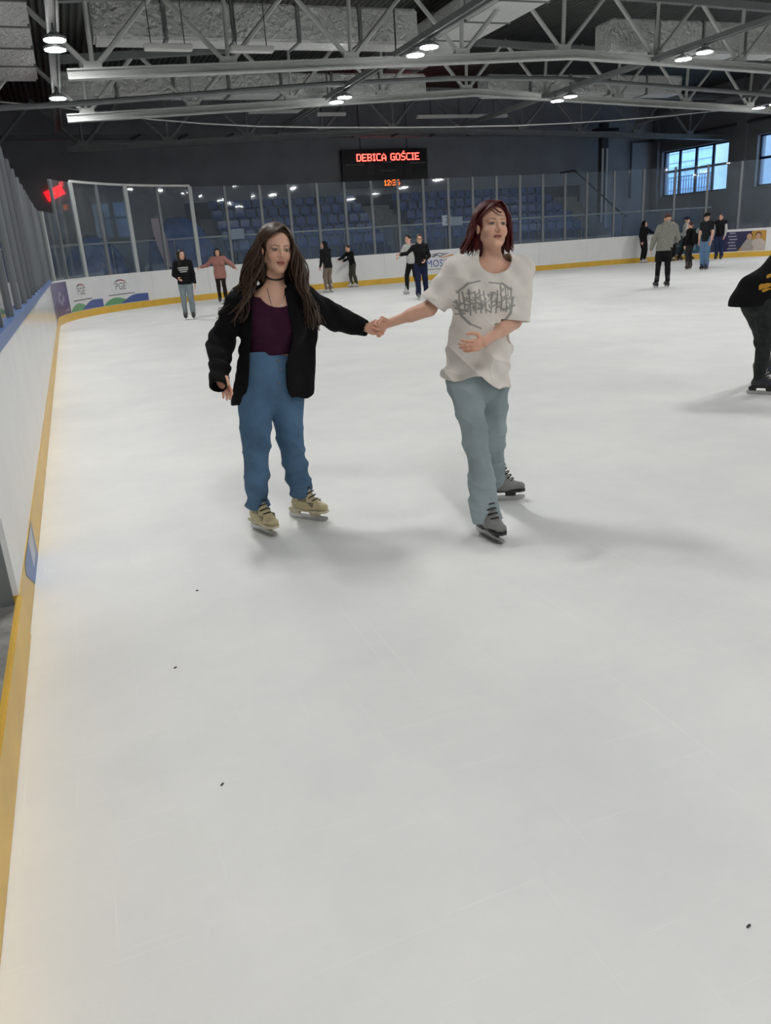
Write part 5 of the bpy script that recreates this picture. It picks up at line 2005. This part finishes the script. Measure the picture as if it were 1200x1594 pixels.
# ------------------------------------------------------------------ skaters farther away
def pose(base, deg, h, stance=0.10, stride=0.0, lean=0.0, side=0.0, armR=((0.05, -0.02, -0.27), (0.07, 0.05, -0.51)), armL=((0.05, -0.02, -0.27), (0.07, 0.05, -0.51)), bend=0.03, hd=None, kneeR=None, footR=(0, 0, 0), footL=(0, 0, 0)):
    """arms as offsets from the shoulder: outward, forward, up"""
    s = h / 1.74
    f = fwd_dir(deg)
    r = unit(np.cross(f, (0, 0, 1)))
    b = np.array([base[0], base[1], 0.0])

    def Pt(x, y, z):
        return b + (r * x + f * y) * s + np.array([0, 0, z * s])
    la = math.radians(lean)
    dy, dz = math.sin(la), math.cos(la)
    P = (side * 0.4, -0.04 * math.sin(la) * 2, 0.94 - 0.5 * bend)
    N = (P[0] + side, P[1] + 0.50 * dy, P[2] + 0.50 * dz)
    H = (N[0], N[1] + 0.03 + 0.12 * dy, N[2] + 0.165 * (0.4 + 0.6 * dz))
    J = dict(P=Pt(*P), N=Pt(*N), H=Pt(*H))
    for q, e, arm, ft in (('R', 1, armR, footR), ('L', -1, armL, footL)):
        S = (N[0] + e * 0.17, N[1] - 0.03 * dy, N[2] - 0.035)
        J['s' + q] = Pt(*S)
        J['e' + q] = Pt(S[0] + e * arm[0][0], S[1] + arm[0][1], S[2] + arm[0][2])
        J['w' + q] = Pt(S[0] + e * arm[1][0], S[1] + arm[1][1], S[2] + arm[1][2])
        J['h' + q] = Pt(P[0] + e * 0.085, P[1], P[2] - 0.02)
        a = (e * stance + ft[0], e * stride + ft[1], 0.155 + ft[2])
        J['a' + q] = Pt(*a)
        hp = np.array([P[0] + e * 0.085, P[1], P[2] - 0.02])
        kk = (hp + np.array(a)) / 2 + np.array([0.0, bend * 1.6 + 0.02, 0.01])
        J['k' + q] = Pt(*kk)
    return J, s, f


def far_person(label, base, deg, h, skin=SKIN, top=None, bottom=None, hair=None, boots=('dark', 'dark', 'dark'), head_deg=None, head_pitch=0, fem=True, short=False, hood=False, fat=0.0, coat=0.0, cap=None, wide=0.0, vox=0.013, heading=None, head_tilt=0, **kw):
    J, s, f = pose(base, deg, h, **kw)
    hf = fwd_dir(deg if head_deg is None else head_deg, head_pitch)
    hands = {}
    for q, e in (('R', 1), ('L', -1)):
        d = unit(J['w' + q] - J['e' + q])
        r = unit(np.cross(f, (0, 0, 1)))
        th = f * 0.8 + np.array([0, 0, 0.5])
        hands[q] = dict(dir=d, thumb=th - d * (th @ d) + 1e-3, curl=(0.35, 0.4, 0.3), flip=(q == 'R'), size=0.92 * s)
    g = Figure(label, J, (hf, tilt_up(hf, head_tilt)), skin, vox=vox, hvox=0.0062, fem=fem, hs=s, hands=hands, base=np.array([base[0], base[1], 0]))
    g.body()

    def topf(F):
        g.add_torso(F, 0.022 + fat, flat=0.74)
        n = g.f
        C, Wt = g.torso_pts()
        hem = g.J['P'] - g.up * (0.03 + coat)
        F.add(econe(C, hem, 0.150 * s + fat, 0.165 * s + fat + wide, n, 0.76), *bnd((C, .35), (hem, .35)), k=0.03)
        for q in 'RL':
            g.add_arm(F, q, 0.014 + fat * 0.7, 0.018 + fat * 0.7, 0.014 + fat * 0.4, k=0.03, part=0.0 if short else 0.97)
        F.displace(lambda x, y, z: wrinkle(x, y, z, 14, 0.010, 3))
        F.half(hem - (0, 0, 0.02), (0, 0, 1))
        if short:
            for q in 'RL':
                d = unit(g.J['e' + q] - g.J['s' + q])
                e = g.J['s' + q] + d * 0.20 * s
                F.cut(rcone(e + d * 0.06, g.J['w' + q], 0.085, 0.085), *bnd((e, .25), (g.J['w' + q], .2)))
        F.cut(rcone(g.J['N'] + g.up * 0.02, g.J['H'], 0.058 * s, 0.07 * s), *bnd((g.J['N'], .2)), 0.01)
        if hood:
            hb = g.J['N'] - g.f * 0.065 + g.up * 0.035
            F.add(econe(hb - g.r * 0.06, hb + g.r * 0.06, 0.075, 0.075, g.f, 0.7), *bnd((hb, .25)), k=0.03)

    def botf(F):
        F.add(econe(g.J['P'] + (0, 0, .05), g.J['P'] - (0, 0, .05), 0.140 * s, 0.152 * s, g.hf, 0.78), *bnd((g.J['P'], .35)), k=0.03)
        w = bottom[2] if len(bottom) > 2 else 0.0
        g.add_legs(F, 0.016 + w, 0.014 + w, 0.022 + w)
        F.displace(lambda x, y, z: wrinkle(x, y, z, 15, 0.008, 4))
    F1, o1 = g.garment(top[2] if len(top) > 2 else 'sweatshirt', topf, cloth(top[0], top[1]))
    F2, o2 = g.garment('trousers', botf, cloth(bottom[0], bottom[1]))
    if hair:
        kind, nm, colr = hair[:3]
        Fh = Field(g.J['H'] - 0.35, g.J['H'] + 0.35, 0.0095)
        face_cut = 0.045 if fem else 0.055

        def fn(x, y, z):
            d = ell((0, -0.022, 0.038), (0.090, 0.110, 0.098))(x, y, z) if kind != 'short' else ell((0, -0.02, 0.042), (0.081, 0.100, 0.087))(x, y, z)
            if kind == 'long':
                d = smin(d, econe((0, -0.055, 0.0), (0, -0.085, -0.26), 0.098, 0.085, (0, 1, 0), 0.55)(x, y, z), 0.04)
                d = smin(d, rcone((0.082, 0.0, -0.01), (0.10, 0.035, -0.24), 0.030, 0.022)(np.abs(x), y, z), 0.02)
            if kind == 'bob':
                d = smin(d, econe((0, -0.045, 0.0), (0, -0.06, -0.11), 0.098, 0.09, (0, 1, 0), 0.7)(x, y, z), 0.04)
            if kind == 'hood':
                d = smin(d, econe((0, -0.04, -0.02), (0, -0.05, -0.15), 0.105, 0.115, (0, 1, 0), 0.85)(x, y, z), 0.05)
            if kind == 'bun':
                d = smin(d, ell((0, -0.12, 0.09), (0.04, 0.04, 0.04))(x, y, z), 0.02)
            top_ = 0.078 if kind != 'hood' else 0.088
            win = np.maximum(np.maximum(-(y - (face_cut if kind != 'hood' else 0.02)), z - (top_ - 5 * x * x)), np.abs(x) - 0.066)
            d = np.maximum(d, -win)
            d = np.maximum(d, (0.0 if kind == 'short' else -0.30) - z - 0.6 * np.clip(y + 0.02, -0.05, 0.1) if kind == 'short' else -0.30 - z)
            return d + 0.003 * np.sin(90 * x + 40 * y) * np.cos(30 * z)
        Fh.add(local(fn, g.J['H'], g.HR, s), g.J['H'] - 0.35, g.J['H'] + 0.35)
        V, Q = Fh.mesh()
        mesh_obj('hood' if kind == 'hood' else 'hair', V, Q, hair_mat(nm, colr) if kind != 'hood' else cloth(nm, colr), g.root)
    if cap:
        Fc = Field(g.J['H'] - 0.2, g.J['H'] + 0.25, 0.0085)

        def fn(x, y, z):
            d = np.maximum(ell((0, -0.018, 0.040), (0.092, 0.112, 0.102))(x, y, z), 0.048 - z)
            return smin(d, np.maximum(ell((0, 0.075, 0.050), (0.080, 0.105, 0.014))(x, y, z), -(y - 0.0)), 0.01)
        Fc.add(local(fn, g.J['H'], g.HR, s), g.J['H'] - 0.2, g.J['H'] + 0.25)
        V, Q = Fc.mesh()
        mesh_obj('cap', V, Q, cloth(cap[0], cap[1]), g.root)
    hd = f if heading is None else fwd_dir(heading)
    for q in 'RL':
        skate(g.root, J['a' + q], hd, boots, size=1.0, lift=0.0 if J['a' + q][2] < 0.2 * s else J['a' + q][2] - 0.14)
    return g, F1, o1, F2, o2


def chest_print(g, F1, o1, bars, width, material, drop=0.13):
    """pale lines of lettering on the chest, laid on the cloth"""
    for i, (w, dz, th) in enumerate(bars):
        n = 8
        pts = []
        for k in range(n + 1):
            x = -w + 2 * w * k / n
            for z in (dz, dz - th):
                pts.append(g.J['N'] + g.r * x - g.up * (drop - z) + g.f * 0.2)
        pts = np.array(pts)
        for _ in range(12):
            d = F1.sample(pts)
            pts = pts - g.f * np.clip(d - 0.004, -0.03, 0.03)[:, None]
        MB().add(pts, [(2 * k, 2 * k + 2, 2 * k + 3, 2 * k + 1) for k in range(n)]).build('chest_print', material, o1)


BLACK = ('black knit', (0.0075, 0.0075, 0.009))


def P_(x, y, margin=0.42):
    """a place on the ice, kept clear of the boards"""
    g_ = PG(x, y)
    r_ = RAD - margin
    cx_ = min(max(g_[0], XL + RAD), XR - RAD)
    cy_ = min(g_[1], YF - RAD)
    d = np.array([g_[0] - cx_, g_[1] - cy_])
    L_ = np.linalg.norm(d)
    if L_ > r_:
        d = d / L_ * r_
    return np.array([cx_ + d[0], cy_ + d[1], 0.0])


far = far_person
g, F1, o1, F2, o2 = far('young woman with long dark hair, black sweatshirt with white print and pale jeans', P_(296, 497), -8, 1.76, top=BLACK, bottom=('washed denim', (0.22, 0.26, 0.29), 0.004), hair=('long', 'dark brown', (0.022, 0.012, 0.009)), boots=('dark', 'dark', 'blade'),
    head_deg=15, armR=((0.07, 0.02, -0.26), (-0.02, 0.18, -0.36)), fat=0.012)
chest_print(g, F1, o1, ((0.13, 0.0, 0.03), (0.12, -0.05, 0.028), (0.09, -0.10, 0.025)), 0.13, flat('print white', (0.45, 0.45, 0.44), 0.7))
g, F1, o1, F2, o2 = far('person in a loose pink sweatshirt with arms spread and dark hair', P_(348, 471), -12, 1.76, top=('pink fleece', (0.36, 0.175, 0.145)), bottom=('dark brown twill', (0.022, 0.015, 0.012)), hair=('long', 'near black', (0.010, 0.007, 0.007)), boots=('dark', 'dark', 'dark'),
    armR=((0.20, 0.03, -0.16), (0.42, 0.06, -0.22)), armL=((0.19, 0.03, -0.15), (0.34, 0.08, -0.30)), fat=0.03, coat=0.10)
Fs_ = Field(g.J['N'] - 0.25, g.J['N'] + 0.25, 0.01)
Fs_.add(econe(g.J['N'] + g.up * 0.02 + g.f * 0.01, g.J['N'] + g.up * 0.075 + g.f * 0.03, 0.088, 0.072, g.up, 0.9), *bnd((g.J['N'], .2)))
V, Q = Fs_.mesh()
mesh_obj('scarf', V, Q, cloth('dark scarf', (0.012, 0.009, 0.009)), g.root)
far('person in black hooded jacket and beige trousers skating away beside the boards', P_(513, 455.5), 205, 1.78, top=BLACK + ('jacket',), bottom=('beige twill', (0.20, 0.155, 0.125), 0.006), hair=('hood', 'black hood', (0.008, 0.008, 0.009)), boots=('white', 'white', 'blade'), head_deg=-95, lean=8, coat=0.05, fat=0.006,
    armR=((0.04, 0.05, -0.27), (0.02, 0.16, -0.48)))
far('short skater in black jacket and olive trousers, reaching out along the boards', P_(537, 446), -75, 1.60, top=BLACK + ('jacket',), bottom=('olive twill', (0.060, 0.060, 0.042)), hair=('short', 'dark brown', (0.022, 0.012, 0.009)), boots=('white', 'white', 'dark'), lean=14, fem=False,
    armR=((0.02, 0.22, -0.16), (-0.02, 0.46, -0.22)), armL=((0.02, 0.18, -0.20), (-0.02, 0.42, -0.28)), coat=-0.02, footR=(0, 0.03, 0), footL=(0.05, -0.12, 0))
far('person in white sweatshirt and black leggings gliding by the boards', P_(643, 457), -62, 1.78, top=('white fleece', (0.50, 0.51, 0.50)), bottom=('black leggings', (0.009, 0.009, 0.011)), hair=('short', 'near black', (0.010, 0.007, 0.007)), boots=('white', 'white', 'blade'), lean=9, stride=0.16, fem=False,
    armR=((0.06, 0.12, -0.22), (0.04, 0.32, -0.30)), armL=((0.06, -0.08, -0.25), (0.1, -0.15, -0.48)))
g, F1, o1, F2, o2 = far('woman in glasses, black top and navy trousers skating towards the camera', P_(657, 466), -24, 1.76, top=BLACK, bottom=('navy twill', (0.013, 0.019, 0.052), 0.010), hair=('bun', 'mid brown', (0.055, 0.028, 0.018)), boots=('grey', 'white', 'dark'), stride=0.10, stance=0.09,
    armR=((0.19, 0.06, -0.16), (0.36, 0.14, -0.16)), armL=((0.07, -0.02, -0.26), (-0.03, 0.12, -0.36)), footL=(-0.04, 0, 0.02))
mb = MB()
for e in (-1, 1):
    c = g.J['H'] + g.HR.T @ np.array([0.033 * e, 0.098, 0.0])
    mb.tube([c + g.HR.T @ np.array([0.024 * math.cos(t), 0, 0.019 * math.sin(t)]) for t in np.linspace(0, 2 * math.pi, 13)], 0.0028, 5)
    mb.tube([c + g.HR.T @ np.array([0.024 * e, 0, 0.004]), g.J['H'] + g.HR.T @ np.array([0.083 * e, -0.005, 0.006])], 0.0025, 5)
mb.build('glasses', MAT['black'], g.root)
far('person in an all black hooded suit leaning back at the far boards', P_(996, 409), 20, 1.76, top=BLACK + ('jacket',), bottom=('black leggings', (0.009, 0.009, 0.011), 0.014), hair=('hood', 'black hood', (0.008, 0.008, 0.009)), boots=('white', 'white', 'blade'), head_deg=40, fat=0.012, coat=0.04,
    armL=((0.17, 0.10, -0.12), (0.36, 0.16, -0.20)))
far('black haired person in black, mostly hidden behind the grey hoodie', P_(1029, 404), -20, 1.70, top=BLACK + ('jacket',), bottom=('black leggings', (0.009, 0.009, 0.011)), hair=('bob', 'near black', (0.010, 0.007, 0.007)), boots=('white', 'dark', 'dark'))
# grey hoodie seen from behind, dark shorts over leggings
g, F1, o1, F2, o2 = far('man in grey hoodie and black shorts over leggings, seen from behind', P_(1030, 447), 150, 1.86, top=('grey marl hoodie', (0.235, 0.235, 0.21), 'hoodie'), bottom=('black leggings', (0.009, 0.009, 0.011), -0.004), hair=('short', 'mid brown', (0.055, 0.028, 0.018)), boots=('dark', 'dark', 'blade', 'navy'), fem=False, hood=True,
    head_deg=165, stance=0.13, armR=((0.10, 0.06, -0.26), (0.02, 0.24, -0.36)), armL=((0.13, 0.02, -0.25), (0.17, 0.10, -0.48)), lean=4, side=0.05, fat=0.022, coat=0.02, vox=0.011, heading=165)


def shorts(F):
    F.add(econe(g.J['P'] + (0, 0, .05), g.J['P'] - (0, 0, .05), 0.150, 0.165, g.hf, 0.8), *bnd((g.J['P'], .35)), k=0.03)
    for q in 'RL':
        h, kn = g.J['h' + q], g.J['k' + q]
        F.add(rcone(h, h + (kn - h) * 0.92, 0.115, 0.108), *bnd((h, .25), (kn, .25)), k=0.03)
    F.displace(lambda x, y, z: wrinkle(x, y, z, 14, 0.008, 2))
    F.half((0, 0, g.J['kR'][2] + 0.06), (0, 0, -1) if False else (0, 0, 1))


def shorts_build(F):
    shorts(F)


g.garment('shorts', shorts_build, cloth('black shorts', (0.0065, 0.0065, 0.0075)))
far('man in white and dark cap and pale collar, behind the skater with backpack', P_(1064, 405), 60, 1.80, top=('white fleece', (0.50, 0.51, 0.50)), bottom=('black leggings', (0.009, 0.009, 0.011), 0.01), hair=('short', 'near black', (0.010, 0.007, 0.007)), cap=('navy cap', (0.012, 0.016, 0.05)), boots=('dark', 'dark', 'blade'), fem=False, stride=0.2)
g, F1, o1, F2, o2 = far('young skater with maroon hair and a black backpack, seen from behind', P_(1072, 419), 195, 1.58, top=BLACK + ('jacket',), bottom=('charcoal twill', (0.026, 0.026, 0.026)), hair=('short', 'maroon', (0.055, 0.010, 0.012)), boots=('brown', 'dark', 'blade'), fem=False, head_deg=230, heading=-60, fat=0.02)
Fb = Field(g.J['P'] - 0.45, g.J['N'] + 0.45, 0.012)
bc = g.J['P'] + (g.J['N'] - g.J['P']) * 0.55 - g.f * 0.20
Fb.add(econe(bc - g.up * 0.10, bc + g.up * 0.12, 0.17, 0.14, g.f, 0.62), *bnd((bc, .45)))
Fb.add(econe(bc - g.up * 0.10 - g.f * 0.09, bc + g.up * 0.0 - g.f * 0.08, 0.11, 0.10, g.f, 0.5), *bnd((bc, .45)), k=0.01)
V, Q = Fb.mesh()
bag = mesh_obj('backpack', V, Q, cloth('backpack nylon', (0.008, 0.008, 0.009)), g.root)
Fb2 = Field(bc - 0.3, bc + 0.4, 0.011)
pc = bc + g.up * 0.17 - g.f * 0.075
Fb2.add(econe(pc - g.r * 0.04, pc + g.r * 0.04 + g.up * 0.03, 0.075, 0.07, g.f, 0.45), *bnd((pc, .25)))
V, Q = Fb2.mesh()
mesh_obj('pale_patch', V, Q, cloth('pale green grey fabric', (0.34, 0.38, 0.35)), bag)
far('man in black cap, black t-shirt and blue jeans looking down', P_(1096, 420), -65, 1.86, top=('black tee', (0.012, 0.014, 0.017), 't_shirt'), bottom=('sky denim', (0.11, 0.20, 0.33), 0.012), hair=('short', 'near black', (0.010, 0.007, 0.007)), cap=('black cap', (0.01, 0.01, 0.011)), boots=('navy', 'dark', 'dark'), fem=False, head_pitch=-12, short=True,
    armL=((0.03, 0.02, -0.28), (0.02, 0.08, -0.53)), armR=((0.03, 0.02, -0.28), (0.02, 0.08, -0.53)), stance=0.07, coat=0.02)
g, F1, o1, F2, o2 = far('man in black vest over long white sleeves standing by the navy advert', P_(1118, 404), -60, 1.84, top=('white fleece', (0.50, 0.51, 0.50)), bottom=('navy denim', (0.022, 0.035, 0.085), 0.014), hair=('short', 'mid brown', (0.055, 0.028, 0.018)), boots=('dark', 'dark', 'dark'), fem=False,
    armL=((0.05, 0.0, -0.28), (0.04, 0.10, -0.52)))


def vest(F):
    g.add_torso(F, 0.042, flat=0.76)
    hem = g.J['P'] - g.up * 0.06
    C, Wt = g.torso_pts()
    F.add(econe(C, hem, 0.175, 0.185, g.f, 0.78), *bnd((C, .35), (hem, .35)), k=0.03)
    F.displace(lambda x, y, z: wrinkle(x, y, z, 14, 0.010, 3))
    F.half(hem, (0, 0, 1))
    F.cut(rcone(g.J['N'] + g.up * 0.04, g.J['H'], 0.06, 0.07), *bnd((g.J['N'], .2)), 0.01)


g.garment('vest', vest, cloth('black vest', (0.008, 0.008, 0.011)))

# bent-over skater cut by the right edge of the picture
JR = dict(P=np.array([5.74, 5.65, 0.97]), N=np.array([6.13, 5.52, 1.29]), H=np.array([6.33, 5.44, 1.40]), sR=np.array([6.07, 5.35, 1.25]), sL=np.array([6.13, 5.70, 1.25]), eR=np.array([6.28, 5.27, 1.04]), wR=np.array([6.46, 5.20, 0.90]),
          eL=np.array([6.36, 5.74, 1.02]), wL=np.array([6.55, 5.66, 0.90]), hR=np.array([5.74, 5.58, 0.92]), hL=np.array([5.74, 5.75, 0.92]), kR=np.array([5.91, 5.67, 0.53]), kL=np.array([6.16, 5.98, 0.55]), aR=np.array([5.93, 5.72, 0.155]), aL=np.array([6.44, 6.16, 0.155]))
hfR = unit([1, -0.25, -0.35])
K = Figure('bent over person in black jacket with yellow print at the right edge', JR, (hfR, tilt_up(hfR, 0)), SKIN, vox=0.007, hvox=0.0045, fem=False,
           hands=dict(R=dict(dir=unit([0.8, -0.3, -0.5]), thumb=np.array([0.3, 0.6, 0.7]), curl=(0.4, 0.4, 0.3), flip=True), L=dict(dir=unit([0.8, -0.3, -0.5]), thumb=np.array([0.3, -0.6, 0.7]), curl=(0.4, 0.4, 0.3))))
K.body()


def jacketK(F):
    J = K.J
    K.add_torso(F, 0.035, flat=0.8)
    hem = J['P'] - K.up * 0.10 - np.array([0, 0, 0.02])
    C, Wt = K.torso_pts()
    F.add(econe(C, hem, 0.18, 0.170, K.f, 0.86), *bnd((C, .35), (hem, .35)), k=0.04)
    F.add(econe(J['P'] + np.array([-0.02, 0, 0.02]), hem + np.array([0.0, 0, -0.05]), 0.15, 0.14, K.f, 0.95), *bnd((hem, .4)), k=0.04)
    for q in 'RL':
        K.add_arm(F, q, 0.03, 0.03, 0.02, k=0.03, part=0.95)
    F.displace(lambda x, y, z: wrinkle(x, y, z, 13, 0.012, 3))
    F.half((0, 0, 0.845), (-0.25, 0, 1.0) if False else (0, 0, 1))
    F.cut(rcone(J['N'] + K.up * 0.04, J['H'], 0.062, 0.075), *bnd((J['N'], .2)), 0.01)


FKj, ok_ = K.garment('black_jacket', jacketK, JACKET, vox=0.008)
mb = MB()
for (x0, y0), (x1, y1), w in (((1181, 448), (1193, 443), 4.5), ((1188, 446), (1204, 442), 4), ((1193, 431), (1206, 426), 3.0), ((1186, 453), (1200, 449), 2.5)):
    n = 5
    pts = []
    for k in range(n + 1):
        t = k / n
        ww = w * (0.5 + 0.5 * math.sin(math.pi * min(1, t * 1.2 + 0.15)))
        for e in (-1, 1):
            pts.append(PX(x0 + (x1 - x0) * t, y0 + (y1 - y0) * t + e * ww, 5.15))
    pts = np.array(pts)
    dirs = np.array([unit(p - np.array([0, 0, CAM_H])) for p in pts])
    for _ in range(40):
        d = FKj.sample(pts)
        pts = pts + dirs * np.clip(d - 0.004, -0.02, 0.03)[:, None] * 0.9
    MB().add(pts, [(2 * k, 2 * k + 2, 2 * k + 3, 2 * k + 1) for k in range(n)]).build('yellow_print', flat('print yellow', (0.52, 0.27, 0.02), 0.7), ok_)


def trousersK(F):
    J = K.J
    F.add(econe(J['P'] - (0, 0, .02), J['P'] - (0, 0, .08), 0.125, 0.145, K.hf, 0.9), *bnd((J['P'], .35)), k=0.03)
    K.add_legs(F, 0.012, 0.006, 0.012)
    F.displace(lambda x, y, z: wrinkle(x, y, z, 12, 0.006, 4))


K.garment('trousers', trousersK, cloth('charcoal green twill', (0.021, 0.025, 0.024), noise=0.25), vox=0.007)
skate(K.root, JR['aR'], (0.55, -0.84), ('dark', 'dark', 'blade', 'navy'))
skate(K.root, JR['aL'], (0.9, -0.44), ('dark', 'white', 'blade', 'navy'))

# ------------------------------------------------------------------ plastic sheets and a leaning banner behind the left corner glass
def tarp(label, c, r, seed, tall):
    root = thing('plastic_sheet_bundle', label, 'plastic sheet', tuple(c), 'blue plastic wrapped bundles')
    F = Field(np.array(c) - [r * 1.5, r * 1.3, 0.1], np.array(c) + [r * 1.5, r * 1.3, tall + 0.5], 0.035)
    rg_ = np.random.default_rng(seed)

    def fn(x, y, z):
        d = ell((c[0], c[1], c[2] + tall * 0.28), (r, r * 0.8, tall * 0.72))(x, y, z)
        return d - 0.05 * np.sin(5 * x + 7 * z + seed) * np.cos(6 * y + 3 * z) - 0.03 * np.abs(np.sin(9 * x - 5 * z + 2 * y + seed)) - 0.012 * np.sin(21 * x + 13 * z)
    F.add(fn, np.array(c) - [r * 1.5, r * 1.3, 0.1], np.array(c) + [r * 1.5, r * 1.3, tall + 0.5])
    F.half(c, (0, 0, 1))
    V, Q = F.mesh()
    mesh_obj('sheet', V, Q, MAT['tarp'], root)
    rope = [(c[0] + r * 1.08 * math.cos(t), c[1] + r * 0.9 * math.sin(t), c[2] + tall * 0.35) for t in np.linspace(0, 2 * math.pi, 25)]
    rope = F.push_out(np.array(rope), 0.02, 4)
    MB().tube(rope, 0.022, 6).build('tie_rope', MAT['darksteel'], root)


tarp('large domed bundle in shiny blue plastic behind the pink sweatshirt skater', (4.3, 33.4, 0.0), 1.35, 2, 3.0)
tarp('lower crumpled blue plastic bundle beyond the arch logo adverts', (1.05, 33.5, 0.0), 1.2, 5, 2.5)
bn = thing('beach_flag', 'pale pink leaning flag banner between the two blue plastic bundles', 'flag', tuple(PX(262, 412, 31.2) * [1, 1, 0]))
a_, b_ = PX(241, 340, 31.2), PX(263, 415, 31.2)
mb = MB()
ln = []
for k in range(9):
    t = k / 8
    p = a_ * (1 - t) + b_ * t
    w = 0.10 + 0.10 * math.sin(math.pi * min(1, t * 0.9 + 0.15))
    ln.append((p, w))
v = []
for p, w in ln:
    v += [p + (-w, -0.012, 0), p + (w, -0.012, 0), p + (w, 0.012, 0), p + (-w, 0.012, 0)]
f = [(0, 1, 2, 3), tuple(32 + q for q in (3, 2, 1, 0))]
for k in range(8):
    for q in range(4):
        f.append((4 * k + q, 4 * k + (q + 1) % 4, 4 * k + 4 + (q + 1) % 4, 4 * k + 4 + q))
mb.add(v, f).build('banner', flat('pale pink', (0.42, 0.30, 0.32), 0.6), bn)
MB().tube([PX(239, 332, 31.25), PX(252, 375, 31.25), PX(268, 425, 31.25), PX(268, 425, 31.25) * [1, 1, 0]], 0.02, 6).build('pole', MAT['darksteel'], bn)
